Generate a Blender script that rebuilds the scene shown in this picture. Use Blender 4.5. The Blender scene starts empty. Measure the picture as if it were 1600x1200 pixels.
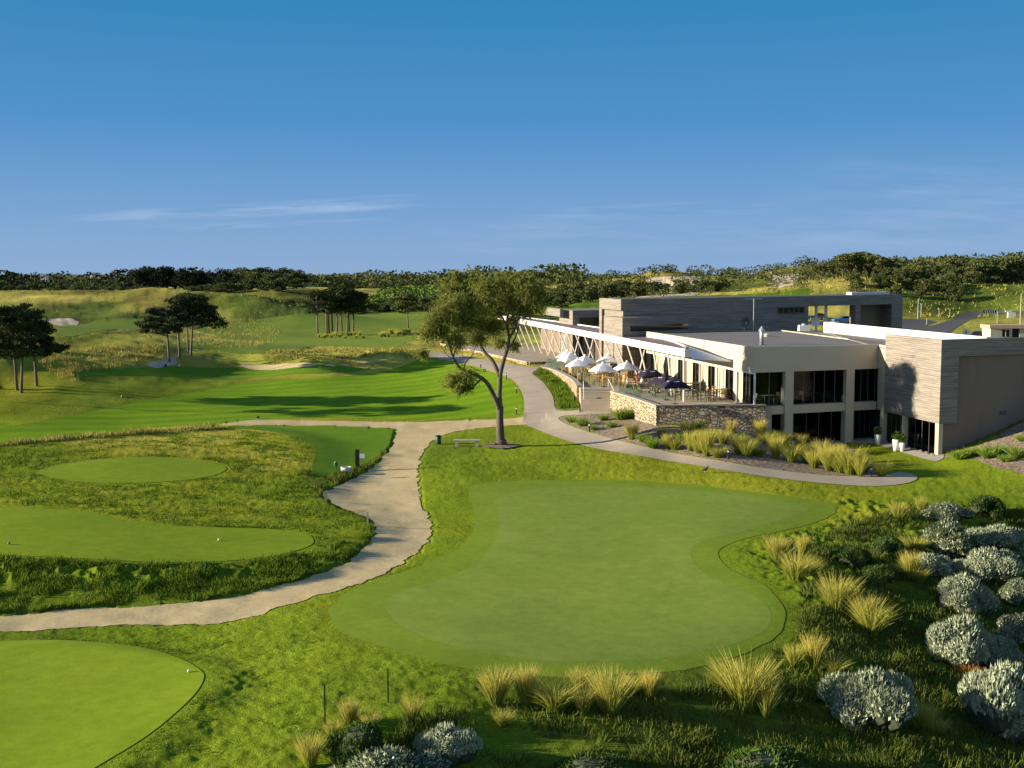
import bpy, math, random, time
import numpy as np
T0=time.time()
R=math.radians
sc=bpy.context.scene
COL=sc.collection
random.seed(7); rng=np.random.default_rng(7)
F=1900.0; CZ=13.0; PITCH=math.atan(172/F)
cp,sp=math.cos(PITCH),math.sin(PITCH)
EXPO=1.24; SKYK=10/2**EXPO; SUN_EL=13.0; SUN_TH=4.0     # light travels towards +x turned SUN_TH degrees towards +y
# ------------------------------------------------------------------ camera
cam=bpy.data.cameras.new('camera'); co=bpy.data.objects.new('camera',cam); COL.objects.link(co)
cam.sensor_width=36; cam.lens=36*F/1600; co.location=(0,0,CZ); co.rotation_euler=(R(90)-PITCH,0,0)
cam.clip_end=60000; cam.clip_start=.5; sc.camera=co
def ray(px,py):
    u=(px-800)/F; v=(600-py)/F
    return np.array([u,cp+v*sp,-sp+v*cp])
def W(px,py,z):
    d=ray(px,py); t=(z-CZ)/d[2]; return (d[0]*t,d[1]*t)
def WD(px,py,d):
    r=ray(px,py); t=d/r[1]; return (r[0]*t,r[1]*t,CZ+r[2]*t)
# ------------------------------------------------------------------ noise
def _h(ix,iy,s):
    n=(ix.astype(np.int64)*374761393+iy.astype(np.int64)*668265263+s*974711)&0xffffffff
    n=((n^(n>>13))*1274126177)&0xffffffff
    return ((n^(n>>16))&0xffff)/65535.0
def vn(x,y,s=0):
    ix=np.floor(x);iy=np.floor(y);fx=x-ix;fy=y-iy
    fx=fx*fx*(3-2*fx);fy=fy*fy*(3-2*fy)
    a=_h(ix,iy,s);b=_h(ix+1,iy,s);c=_h(ix,iy+1,s);d=_h(ix+1,iy+1,s)
    return (a+(b-a)*fx)*(1-fy)+(c+(d-c)*fx)*fy
def fbm(x,y,s=0,o=3):
    r=0;a=.5;t=0
    for k in range(o):
        r=r+a*vn(x,y,s+k);t+=a;x=x*2.03+11.3;y=y*2.03+5.7;a*=.5
    return r/t-.5
def sstep(a,b,x):
    t=np.clip((x-a)/(b-a),0,1);return t*t*(3-2*t)
# ------------------------------------------------------------------ terrain control points
CP=[]
def P(px,py,z): x,y=W(px,py,z); CP.append((x,y,z))
def PD(px,d,z): CP.append(((px-800)/F*d*1.0,d,z))
for a in [(-400,1300,.2),(0,1200,0),(400,1200,.3),(800,1200,-.3),(1200,1200,-.9),(1600,1200,-1.6),(2100,1200,-2.2),
 (-400,1060,.1),(0,1060,0),(250,1060,.05),(500,1080,.4),(700,1100,.35),(900,1080,.1),(1100,1080,-.2),(1250,1060,-.5),(1400,1060,-.95),(1600,1050,-1.7),
 (-400,980,.1),(0,980,0),(350,960,0),(560,940,.15),(700,960,.2),(900,950,.1),(1100,950,.1),(1220,950,.1),(1290,930,0),(1400,930,-.7),(1600,920,-1.5),(2000,920,-2.2),
 (650,830,0),(800,850,.15),(1000,840,.1),(1120,860,.2),(1250,850,-.05),(1400,850,-.6),(1600,830,-1.1),
 (600,740,0),(700,740,.2),(850,740,.1),(1000,740,0),(1200,770,0),(1350,790,-.2),(1450,800,-.35),(1600,790,-.6),(1900,790,-.8),
 (400,820,.1),(0,850,.1),(-400,850,.2),(200,720,.5),(0,720,.5),(-400,720,.8),(420,700,.4),(540,720,.1),
 (620,690,0),(783,697,.1),(700,690,.1),(850,670,.3),(950,690,.35),(1050,708,.15),(1200,735,-.1),(1430,745,-.3),
 (1100,690,.8),(1028,667,1.4),(1110,668,1.3),(1190,674,.9),(1245,700,-.1),(1180,705,.45),(1322,697,-.4),(1465,717,-.2),(1540,738,-.2),(1600,752,-.3),(1800,760,-.3),
 (840,640,1.0),(869,642,1.0),(905,641,1.35),(950,641,1.4),(1000,655,1.3),(820,600,1.9),(842,582,2.5),(800,575,2.5),(740,560,2.55),(670,553,2.6),
 (780,630,1.0),(700,600,1.2),(600,640,.4),(400,650,.3),(340,663,.3),(200,660,.4),(0,690,.6),(500,600,1.0),(300,600,1.2),(650,567,2.0),(0,640,1.4),(130,587,2.5),
 (0,602,2.1),(-300,620,2.2),(500,549,3.3),(420,556,2.6),(600,549,3.2),(500,570,1.5),(410,574,1.5),(560,575,1.6),(300,576,1.8),(280,560,2.9),
 (100,540,4.6),(0,560,4.3),(-300,560,5),(200,522,4.7),(60,503,6),(150,492,5),(350,502,3.5),(100,452,9.3),(250,451,9.6),(400,457,8.6),(0,458,8),(-300,455,9),
 (420,490,3),(500,525,2),(600,532,2),(600,490,2.5),(700,500,2.6),(640,512,2.2),(550,475,4),(650,470,4.5),(600,455,6.5),(700,445,8),(450,447,8.5),
 (780,525,2.6),(740,540,2.5),(1320,507,2.8),(1450,502,3.1),(1550,492,3.8),(1600,472,6.8),
 (900,478,5.8),(1000,470,6.5),(1150,460,7.8),(1250,450,9.5),(1340,434,12),(1400,441,10.8),(1480,452,9.2),(1540,447,10),(1600,441,10.8),(1800,445,10)]: P(*a)
for a in [(100,420,5),(300,450,5),(500,560,6),(870,150,2.55),(950,140,2.5),(1000,180,2.7),(1100,160,2.7),(1200,140,1.6),(1250,115,-.5),(1300,130,.6),(1500,130,2.6),(1300,200,2.8),
 (1500,200,3.0),(1600,160,3),(1600,91,2.1),(1700,92,3.6),(1540,89,.9),(1900,100,4.5),(1650,150,3),(1650,120,4),(900,400,5),(1200,450,7),(1400,500,12),(1600,500,15),(1040,620,14.8),(985,600,9.5),(1120,620,11),
 (1230,760,17.5),(1150,760,10),(1300,800,15),(420,600,10.5),(330,600,8),(520,640,4.5),(200,600,4),(0,600,4),(740,640,5),(1560,370,12.4),(1480,340,10.8)]: PD(*a)
for px in range(-1200,3000,400):
    PD(px,1000,8 if px>900 else 2.5);PD(px,2500,3);PD(px,7000,0);PD(px,25000,0)
for px in (-1600,3200): PD(px,40,0);PD(px,120,2);PD(px,400,5);PD(px,10,0)
for px in range(-400,2100,600): PD(px,15,-.2);PD(px,6,-.3)
CP=np.array(CP)
def tr(x,y):
    d=np.sqrt(x*x+y*y)+1e-6
    return np.stack([np.arctan2(x,y)*2.2,np.log(d)*1.25],-1)
CQ=tr(CP[:,0],CP[:,1]); CC=.035
def ker(A,B): return np.sqrt(((A[:,None,:]-B[None,:,:])**2).sum(-1)+CC*CC)
K=ker(CQ,CQ)-CC*1.0; K[np.diag_indices(len(K))]-=.004
Kb=np.block([[K,np.ones((len(K),1))],[np.ones((1,len(K))),np.zeros((1,1))]])
WT=np.linalg.solve(Kb,np.append(CP[:,2],0))
def base(x,y):
    x=np.asarray(x,float).ravel();y=np.asarray(y,float).ravel();o=np.empty(len(x))
    for i in range(0,len(x),40000):
        q=tr(x[i:i+40000],y[i:i+40000]);o[i:i+40000]=(ker(q,CQ)-CC)@WT[:-1]+WT[-1]
    return o
# ------------------------------------------------------------------ polygons
def smooth(pts,n=5,closed=True):
    pts=np.array(pts,float);N=len(pts);out=[]
    rngi=range(N) if closed else range(N-1)
    for i in rngi:
        if closed:a,b,c,d=pts[i-1],pts[i],pts[(i+1)%N],pts[(i+2)%N]
        else:a,b,c,d=pts[max(i-1,0)],pts[i],pts[i+1],pts[min(i+2,N-1)]
        for k in range(n):
            t=k/n;out.append(.5*((2*b)+(c-a)*t+(2*a-5*b+4*c-d)*t*t+(3*b-a-3*c+d)*t**3))
    if not closed: out.append(pts[-1])
    return np.array(out)
def sdf(x,y,poly,pad=None):
    """signed distance (negative inside); far points get +1e3 when pad given"""
    x=np.asarray(x,float);y=np.asarray(y,float);out=np.full(x.shape,1e3)
    if pad is not None:
        m=(x>poly[:,0].min()-pad)&(x<poly[:,0].max()+pad)&(y>poly[:,1].min()-pad)&(y<poly[:,1].max()+pad)
    else: m=np.ones(x.shape,bool)
    X=x[m];Y=y[m];D=np.full(X.shape,1e12);ins=np.zeros(X.shape,bool)
    for i in range(len(poly)):
        ax,ay=poly[i];bx,by=poly[(i+1)%len(poly)]
        ex,ey=bx-ax,by-ay;L=ex*ex+ey*ey+1e-12
        t=np.clip(((X-ax)*ex+(Y-ay)*ey)/L,0,1)
        D=np.minimum(D,(X-ax-t*ex)**2+(Y-ay-t*ey)**2)
        if ay!=by: ins^=((ay>Y)!=(by>Y))&(X<ax+(Y-ay)*ex/ey)
    D=np.sqrt(D);out[m]=np.where(ins,-D,D);return out
def polyz(pts,z,n=5): return np.array([W(px,py,z(px) if callable(z) else z) for px,py in (smooth(pts,n) if n>1 else pts)])
def sstep0(a,b,x):
    t=np.clip((x-a)/(b-a),0,1);return t*t*(3-2*t)
ramp_=lambda px:1.2-.88*sstep0(-100,600,px)
# raised practice plateau whose bank drops to the sand path
PLAT=polyz([(-500,880),(-200,874),(0,868),(150,876),(260,880),(350,879),(440,872),(500,858),(545,838),(562,818),(545,803),(505,786),(485,775),(470,760),(478,740),(490,722),(492,703),(475,688),(430,676),(340,668),(200,677),(100,684),(0,693),(-200,700),(-500,705)],ramp_,4)
CPLAT=polyz([(-600,1025),(-100,1006),(0,1003),(100,1002),(200,1010),(270,1026),(312,1046),(322,1062),(300,1095),(235,1150),(145,1210),(0,1290),(-400,1350)],.45,3)
MOUND=polyz([(120,752),(60,742),(70,725),(160,714),(260,713),(350,722),(365,735),(320,752),(210,760)],2.2,4)
def H(x,y):
    x=np.asarray(x,float).ravel();y=np.asarray(y,float).ravel()
    h=base(x,y)
    s=sdf(x,y,PLAT,12)
    amt=ramp_(800+F*x/np.maximum(y,5))-.13
    h=h+amt*(1-sstep(-.3,3.9,s))
    s=sdf(x,y,CPLAT,12);h=h+.26*(1-sstep(-.1,1.9,s))
    # rolling dunes left and far
    d=np.sqrt(x*x+y*y)
    m=sstep(140,210,d)*(1-sstep(1500,4000,d))
    h=h+m*(fbm(x/38,y/38,3,3)*3.6*(1-.75*sstep(-60,-25,x)*(1-sstep(30,60,x)))+fbm(x/11,y/11,9,2)*.5)*(x<60+d*.02).astype(float)*.9
    return h
def G(pts):
    """first ground hit of the sight lines through (px,py) points"""
    pts=np.array(pts,float).reshape(-1,2)
    ds=16*np.power(1.012,np.arange(330))
    r=np.array([ray(*p) for p in pts])
    X=r[:,0:1]/r[:,1:2]*ds;Y=np.repeat(ds[None],len(pts),0);Z=CZ+r[:,2:3]/r[:,1:2]*ds
    below=Z<H(X,Y).reshape(X.shape)
    k=np.argmax(below,1);k=np.where(below.any(1),k,250)
    lo=ds[np.maximum(k-1,0)];hi=ds[k]
    for _ in range(14):
        m=(lo+hi)/2;zx=r[:,0]/r[:,1]*m;zz=CZ+r[:,2]/r[:,1]*m
        b=zz<H(zx,m);hi=np.where(b,m,hi);lo=np.where(b,lo,m)
    m=(lo+hi)/2
    return np.stack([r[:,0]/r[:,1]*m,m],-1)
def g3(px,py):
    p=G([(px,py)])[0]; return (p[0],p[1],float(H(p[0],p[1])[0]))
def hz(x,y): return float(H(x,y)[0])
def GP(pts,n=4): return G(smooth(pts,n))

Z={}
Z['apron']=GP([(735,762),(800,752),(900,750),(1000,752),(1100,760),(1200,772),(1290,785),(1308,798),(1270,818),(1190,836),(1140,850),(1122,868),(1145,892),(1195,915),(1225,948),(1224,985),(1190,1010),(1130,1033),(1040,1050),(900,1058),(760,1050),(660,1030),(580,1005),(532,985),(516,960),(530,935),(580,908),(650,888),(708,862),(738,832),(742,798)])
Z['green']=GP([(775,778),(850,763),(950,760),(1060,765),(1170,777),(1250,789),(1262,798),(1180,826),(1100,845),(1080,868),(1105,898),(1175,928),(1205,958),(1192,988),(1120,1014),(1000,1032),(850,1033),(720,1012),(640,985),(603,952),(622,926),(690,905),(745,880),(772,845),(782,812)])
Z['oval']=GP([(57,740),(90,727),(150,718),(220,714),(290,716),(340,724),(354,733),(330,744),(270,752),(200,755),(120,753)])
Z['plain']=GP([(-300,790),(-100,790),(0,792),(100,797),(150,803),(200,815),(260,822),(400,826),(470,832),(490,843),(480,855),(430,868),(350,877),(250,879),(150,874),(0,868),(-200,868),(-320,860)])
Z['corner']=GP([(-400,1020),(-100,1004),(0,1002),(100,1001),(200,1009),(270,1025),(310,1045),(318,1062),(295,1095),(230,1150),(140,1205),(0,1290),(-300,1300)])
Z['tee']=G([(112,585),(160,578),(230,574),(300,573),(400,571),(480,572),(560,574),(580,577),(500,584),(400,590),(330,592),(250,588),(170,586),(125,589)])
Z['fairway']=GP([(-300,720),(-100,706),(0,694),(80,686),(150,678),(250,668),(330,664),(420,655),(520,653),(640,656),(730,654),(800,650),(815,645),(816,620),(804,600),(785,588),(745,574),(700,564),(668,558),(640,568),(600,580),(540,588),(450,593),(380,600),(320,610),(250,622),(160,640),(80,655),(0,668),(-200,690)])
Z['lawn']=GP([(348,667),(430,664),(520,665),(619,671),(612,688),(598,706),(575,722),(550,732),(500,745),(487,735),(492,715),(493,702),(472,686),(420,674)],3)
Z['midfair']=GP([(250,545),(330,545),(400,553),(440,545),(520,540),(620,545),(655,530),(660,515),(700,500),(700,488),(640,485),(560,492),(480,488),(400,500),(340,505),(300,512),(330,525),(290,535)],3)
Z['leftfair']=G([(70,520),(110,508),(150,500),(260,497),(290,504),(230,510),(160,517),(110,527)])
Z['clubgrass']=G([(845,480),(870,476),(940,470),(1050,464),(1200,458),(1270,450),(1262,462),(1000,486),(860,496)])
Z['sand']=GP([(-300,985),(-100,988),(0,986),(130,978),(250,975),(350,972),(430,950),(520,923),(590,898),(640,870),(668,842),(673,815),(660,790),(652,760),(655,722),(665,700),(682,684),(722,672),(780,666),(824,662),(852,655),(845,648),(815,652),(775,655),(700,657),(640,659),(560,658),(500,657),(400,656),(342,662),(345,664.5),(420,664),(520,665),(612,669),(620,673),(615,690),(600,713),(570,738),(512,766),(506,773),(520,785),(553,800),(581,814),(587,832),(570,858),(520,888),(440,914),(350,935),(240,945),(120,950),(0,960),(-300,965)],3)
Z['concrete']=GP([(662,553),(700,551),(740,560),(790,568),(826,574),(852,572),(846,577),(831,583),(849,598),(864,620),(870,641),(905,641.5),(962,640.5),(968,645),(925,648),(880,650),(873,656),(900,669),(950,684),(1000,697),(1060,710),(1130,722),(1200,733),(1290,743),(1370,745),(1405,738),(1432,744),(1428,752),(1400,758),(1350,760),(1250,752),(1150,738),(1060,723),(1000,713),(930,701),(880,687),(845,674),(818,661),(819,645),(818,620),(806,598),(788,588),(745,573),(700,563),(668,557)],3)
Z['mulch']=GP([(874,655),(885,650),(968,646),(1000,655),(1028,666),(1110,668),(1190,673),(1240,697),(1330,700),(1345,712),(1380,735),(1370,745),(1290,742),(1200,732),(1130,721),(1050,707),(1000,696),(950,683),(900,667)],3)
Z['pave']=G([(1222,690),(1275,695),(1330,692),(1368,694),(1404,706),(1440,716.5),(1463,722),(1475,716),(1476,690),(1400,660),(1222,660)])
Z['bankmulch']=GP([(1466,718),(1500,712),(1540,726),(1600,742),(1750,770),(1800,730),(1720,640),(1660,640),(1600,660),(1540,692),(1500,705)],3)
Z['planter']=GP([(831,584),(845,579),(856,583),(880,600),(900,622),(904,639),(872,640),(866,620),(851,598)],3)
Z['road']=G([(1380,527),(1420,523),(1452,508),(1470,502),(1440,499),(1400,498),(1260,501),(1260,507),(1390,508),(1340,527)])
Z['road2']=GP([(1395,526),(1430,515),(1470,505),(1490,498),(1500,490),(1540,485),(1600,487),(1650,490),(1600,492),(1545,490),(1535,494),(1520,498),(1495,512),(1470,527)],3)
Z['bunker']=G([(228,573),(242,566),(262,558),(278,556),(276,567),(262,573),(245,576)])
Z['bunker2']=G([(66,499),(88,497),(112,498),(124,504),(112,510),(90,508)])
Z['cartpath']=G([(355,572),(380,568),(440,569),(500,571),(560,567),(600,563),(600,565),(560,570),(500,575),(440,577),(380,574)])
Z['rearpath']=GP([(980,431),(1000,424),(1030,419),(1060,418),(1090,423),(1110,430),(1050,433)],3)
Z['sanddune']=GP([(1205,423),(1225,416),(1262,413),(1262,420),(1240,428),(1215,430)],3)
# ------------------------------------------------------------------ terrain grid (polar rings round the viewing spot, finer where near)
az=[];a=-100.
while a<100.001:
    az.append(a);aa=abs(a)
    a+=.05 if aa<23.4 else (.15 if aa<27 else (.8 if aa<45 else 3.))
az=np.radians(np.array(az))
ds=[3.];
while ds[-1]<26000:
    d=ds[-1]
    if d<29: s=.8
    else: s=min(max(d*d/(13*1216)*1.25,.13),.022*d) if d<1500 else .12*d
    ds.append(d+s)
ds=np.array(ds)
NA,ND=len(az),len(ds)
GX=(np.sin(az)[None,:]*ds[:,None]);GY=(np.cos(az)[None,:]*ds[:,None])
gx=GX.ravel();gy=GY.ravel()
gh=H(gx,gy)
SD={}
for k,p in Z.items(): SD[k]=sdf(gx,gy,p,6)
def jit(amp,sc_,s=0): return fbm(gx/sc_,gy/sc_,s,3)*amp
SD['sand']=SD['sand']+jit(.5,.8,40)+jit(.25,.25,41)
SD['apron']=SD['apron']+jit(.25,1.2,42); SD['mulch']=SD['mulch']+jit(.15,.5,43)
SD['bunker']+=jit(1.,1.5,44);SD['sanddune']+=jit(14,16,45);SD['rearpath']+=jit(14,16,46);SD['midfair']+=jit(5,8,47);SD['bankmulch']+=jit(.8,1.,48)
SD['clubgrass']+=jit(3,8,49)
short=np.minimum.reduce([SD[k] for k in ('apron','oval','plain','corner','tee','fairway','lawn','midfair','leftfair','sand','concrete','mulch','pave','planter','road','road2','cartpath')])
rough=sstep(.0,1.0,short)
amp=rough*(.16+.0*gx)
dist=np.sqrt(gx*gx+gy*gy)
bankm=(1-sstep(.2,1.9,np.abs(sdf(gx,gy,PLAT,8)-1.0)))
# around the big green the rough is kept shorter
soft=np.exp(-((gx-1.5)/13)**2-((gy-58)/17)**2)
ra=rough*(.040+.0*gx+.16*bankm*sstep(-8,-16,gx)*(gx<-3)*(gy<68)-.034*soft+.10*sstep(9,14,gx)*(gy<70))
micro=ra*(fbm(gx/.8,gy/.8,20,2)*.8+fbm(gx/.33,gy/.33,23,2)*2.2)*(1-sstep(70,130,dist))
micro+=rough*.022
micro+=sstep(90,160,dist)*rough*fbm(gx/3.2,gy/3.2,27,3)*.6*(1-sstep(600,1500,dist))
# bank gets tufted
micro+=bankm*rough*sstep(-6,-17,gx)*(gy<62)*(fbm(gx/.28,gy/.32,31,2)*.15)
# natural wobble inside the sand path (ruts)
gh=gh+micro+ (SD['sand']<.2)*(fbm(gx/1.3,gy/1.3,60,2)*.07-.05)
# building footprint kept below floors (filled later through LOW list)
LOW=[]
GXR,GYR=gx,gy
# ------------------------------------------------------------------ material helpers
MATS={}
def newmat(name):
    m=bpy.data.materials.new(name);m.use_nodes=True;MATS[name]=m
    nt=m.node_tree;return m,nt,nt.nodes['Principled BSDF']
def link(nt,a,b): nt.links.new(a,b)
def coord(nt,scale=(1,1,1),kind='Object',rot=(0,0,0)):
    t=nt.nodes.new('ShaderNodeTexCoord');m=nt.nodes.new('ShaderNodeMapping');m.inputs['Scale'].default_value=scale;m.inputs['Rotation'].default_value=rot
    link(nt,t.outputs[kind],m.inputs[0]);return m.outputs[0]
def noise(nt,vec,scale,detail=4,rough=.55):
    n=nt.nodes.new('ShaderNodeTexNoise');n.inputs['Scale'].default_value=scale;n.inputs['Detail'].default_value=detail;n.inputs['Roughness'].default_value=rough
    link(nt,vec,n.inputs['Vector']);return n.outputs['Fac']
def ramp(nt,fac,stops):
    r=nt.nodes.new('ShaderNodeValToRGB');el=r.color_ramp.elements
    while len(el)<len(stops): el.new(.5)
    for e,(p,c) in zip(el,stops): e.position=p;e.color=(*c,1) if len(c)==3 else c
    link(nt,fac,r.inputs[0]);return r.outputs[0]
def mix(nt,fac,a,b,mode='MIX'):
    m=nt.nodes.new('ShaderNodeMix');m.data_type='RGBA';m.blend_type=mode
    for s,v in ((m.inputs[0],fac),(m.inputs[6],a),(m.inputs[7],b)):
        if hasattr(v,'is_output') or isinstance(v,bpy.types.NodeSocket): link(nt,v,s)
        elif isinstance(v,(int,float)): s.default_value=v
        else: s.default_value=(*v,1)
    return m.outputs[2]
def math_(nt,op,a,b=0.):
    m=nt.nodes.new('ShaderNodeMath');m.operation=op
    for s,v in ((m.inputs[0],a),(m.inputs[1],b)):
        if isinstance(v,bpy.types.NodeSocket): link(nt,v,s)
        else: s.default_value=v
    return m.outputs[0]
def bump(nt,b,h,strength=.5,dist=.05):
    n=nt.nodes.new('ShaderNodeBump');n.inputs['Strength'].default_value=strength;n.inputs['Distance'].default_value=dist
    link(nt,h,n.inputs['Height']);link(nt,n.outputs[0],b.inputs['Normal'])
def basic(name,c1,c2=None,scale=3,rough=.8,stretch=(1,1,1),bmp=0,metal=0,detail=5,lo=.3,hi=.7,spec=.3):
    m,nt,b=newmat(name);c2=c2 or tuple(x*.8 for x in c1)
    v=coord(nt,stretch);f=noise(nt,v,scale,detail)
    link(nt,ramp(nt,f,[(lo,c2),(hi,c1)]),b.inputs['Base Color']);b.inputs['Roughness'].default_value=rough;b.inputs['Metallic'].default_value=metal
    b.inputs['Specular IOR Level'].default_value=spec
    if bmp: bump(nt,b,f,bmp,.05)
    return m
def attrib(nt,name):
    a=nt.nodes.new('ShaderNodeAttribute');a.attribute_name=name;return a
# turf: short mown grass with fine mottling; stripes optional
def turf(name,c1,c2,fine=3,stripe=None,st=.12,bmp=.25):
    m,nt,b=newmat(name);v=coord(nt)
    f1=noise(nt,v,.16,6,.65);f0=noise(nt,v,.45,5,.7);f2=noise(nt,v,fine,4,.7);f3=noise(nt,v,fine*6,3,.8)
    c=ramp(nt,f1,[(.3,c1),(.7,c2)])
    c=mix(nt,.34,c,ramp(nt,f2,[(.25,(.25,.25,.25)),(.75,(1,1,1))]),'MULTIPLY')
    c=mix(nt,.30,c,ramp(nt,f0,[(.3,(.55,.66,.5)),(.65,(1.05,1.05,1))]),'MULTIPLY')
    c=mix(nt,.22,c,ramp(nt,f3,[(.3,(.35,.35,.3)),(.7,(1,1,1))]),'MULTIPLY')
    if stripe is not None:
        w=nt.nodes.new('ShaderNodeTexWave');w.wave_type='BANDS';w.bands_direction='X';w.inputs['Scale'].default_value=stripe[1];w.inputs['Distortion'].default_value=1.2;w.inputs['Detail'].default_value=1;w.inputs['Detail Scale'].default_value=.12
        link(nt,coord(nt,rot=(0,0,stripe[0])),w.inputs['Vector'])
        c=mix(nt,st,c,ramp(nt,w.outputs['Fac'],[(.42,(.35,.4,.3)),(.58,(1,1,1))]),'MULTIPLY')
    link(nt,c,b.inputs['Base Color']);b.inputs['Roughness'].default_value=.95;b.inputs['Specular IOR Level'].default_value=.05
    bump(nt,b,f3,bmp,.03);return m
m_apron=turf('apron turf',(.215,.310,.028),(.260,.345,.034))
m_green=turf('green turf',(.235,.330,.050),(.280,.358,.058),fine=2,bmp=.12)
m_plain=turf('practice green turf',(.245,.350,.018),(.315,.400,.024),fine=2,bmp=.12)
m_fair=turf('fairway turf',(.175,.330,.008),(.260,.400,.012),stripe=(R(58),.10),st=.26)
m_lawn=turf('lawn turf',(.140,.270,.012),(.180,.300,.016))
m_mid=turf('distant fairway turf',(.200,.280,.035),(.260,.330,.045),fine=.8)
# terrain
def mk_terrain():
    m,nt,b=newmat('rough grass ground');v=coord(nt)
    a=attrib(nt,'Col').outputs['Color']
    f=noise(nt,v,.5,5,.65);f2=noise(nt,v,5,5,.75);f3=noise(nt,v,14,3,.8)
    c=mix(nt,.30,a,ramp(nt,f,[(.3,(.35,.42,.3)),(.7,(1,1,1))]),'MULTIPLY')
    c=mix(nt,.5,c,ramp(nt,f2,[(.3,(.25,.32,.2)),(.62,(1,1,1))]),'MULTIPLY')
    c=mix(nt,.35,c,ramp(nt,f3,[(.3,(.3,.3,.25)),(.7,(1,1,1))]),'MULTIPLY')
    fl=noise(nt,coord(nt,(1,.45,1)),.16,9,.72);c=mix(nt,.55,c,ramp(nt,fl,[(.36,(.36,.42,.34)),(.56,(1.1,1.1,1.05))]),'MULTIPLY')
    c=mix(nt,1.,c,(1.95,1.88,1.75),'MULTIPLY')
    link(nt,c,b.inputs['Base Color']);b.inputs['Roughness'].default_value=1;b.inputs['Specular IOR Level'].default_value=.02
    s=math_(nt,'ADD',f2,math_(nt,'MULTIPLY',f3,.5));bump(nt,b,s,.9,.18);return m
m_terr=mk_terrain()
def mk_sand():
    m,nt,b=newmat('compacted sand path');v=coord(nt)
    f=noise(nt,v,.45,5,.6);f2=noise(nt,v,3,6,.75);f3=noise(nt,v,30,2,.8)
    c=ramp(nt,f,[(.3,(.51,.40,.205)),(.7,(.61,.49,.27))])
    c=mix(nt,.34,c,ramp(nt,f2,[(.32,(.6,.54,.46)),(.6,(1,1,1))]),'MULTIPLY')
    c=mix(nt,.12,c,ramp(nt,f3,[(.3,(.5,.5,.5)),(.7,(1,1,1))]),'MULTIPLY')
    link(nt,c,b.inputs['Base Color']);b.inputs['Roughness'].default_value=1;b.inputs['Specular IOR Level'].default_value=.05
    bump(nt,b,f2,.35,.06);return m
m_sand=mk_sand()
m_conc=basic('exposed aggregate concrete',(.40,.335,.25),(.33,.275,.205),.7,.9,bmp=.1,detail=8)
m_deck=basic('terrace paving',(.40,.34,.26),(.32,.27,.20),.8,.85,detail=7)
m_pave=basic('entry paving',(.38,.34,.28),(.3,.27,.22),1.5,.9,detail=7)
m_mulch=basic('bark mulch',(.31,.235,.165),(.095,.07,.05),5,1,bmp=1,detail=8,lo=.36,hi=.62)
m_plantbed=basic('planter soil grass',(.12,.15,.03),(.06,.09,.02),3,1,bmp=1,detail=8)
m_road=basic('asphalt road',(.075,.075,.078),(.055,.055,.058),2,.9,detail=6)
m_bunk=basic('bunker sand',(.55,.44,.30),(.45,.36,.25),2,1,bmp=.3)
m_club=turf('clubhouse knoll turf',(.11,.20,.010),(.14,.24,.015),fine=.5)

# ------------------------------------------------------------------ object helpers
def props(o,label=None,cat=None,group=None,kind=None):
    if label:o['label']=label
    if cat:o['category']=cat
    if group:o['group']=group
    if kind:o['kind']=kind
    return o
def meshobj(name,verts,faces,mats,parent=None,smooth_=False,mi=None):
    me=bpy.data.meshes.new(name)
    V=np.asarray(verts,np.float32).reshape(-1,3)
    if isinstance(faces,np.ndarray):
        n,k=faces.shape;me.vertices.add(len(V));me.vertices.foreach_set('co',V.ravel())
        me.loops.add(n*k);me.loops.foreach_set('vertex_index',faces.ravel().astype(np.int32))
        me.polygons.add(n);me.polygons.foreach_set('loop_start',(np.arange(n)*k).astype(np.int32));me.polygons.foreach_set('loop_total',np.full(n,k,np.int32))
    else: me.from_pydata([tuple(map(float,v)) for v in V],[],faces)
    if mats is not None:
        for m in (mats if isinstance(mats,(list,tuple)) else [mats]): me.materials.append(m)
    if mi is not None: me.polygons.foreach_set('material_index',np.asarray(mi,np.int32))
    if smooth_: me.polygons.foreach_set('use_smooth',np.ones(len(me.polygons),bool))
    me.update(calc_edges=True);me.validate()
    o=bpy.data.objects.new(name,me);COL.objects.link(o)
    if parent is not None:o.parent=parent
    return o
def empty(name,loc,label=None,cat=None,group=None,rz=0):
    o=bpy.data.objects.new(name,None);COL.objects.link(o);o.location=loc;o.rotation_euler=(0,0,rz);o.empty_display_size=.2
    return props(o,label,cat,group)
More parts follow.
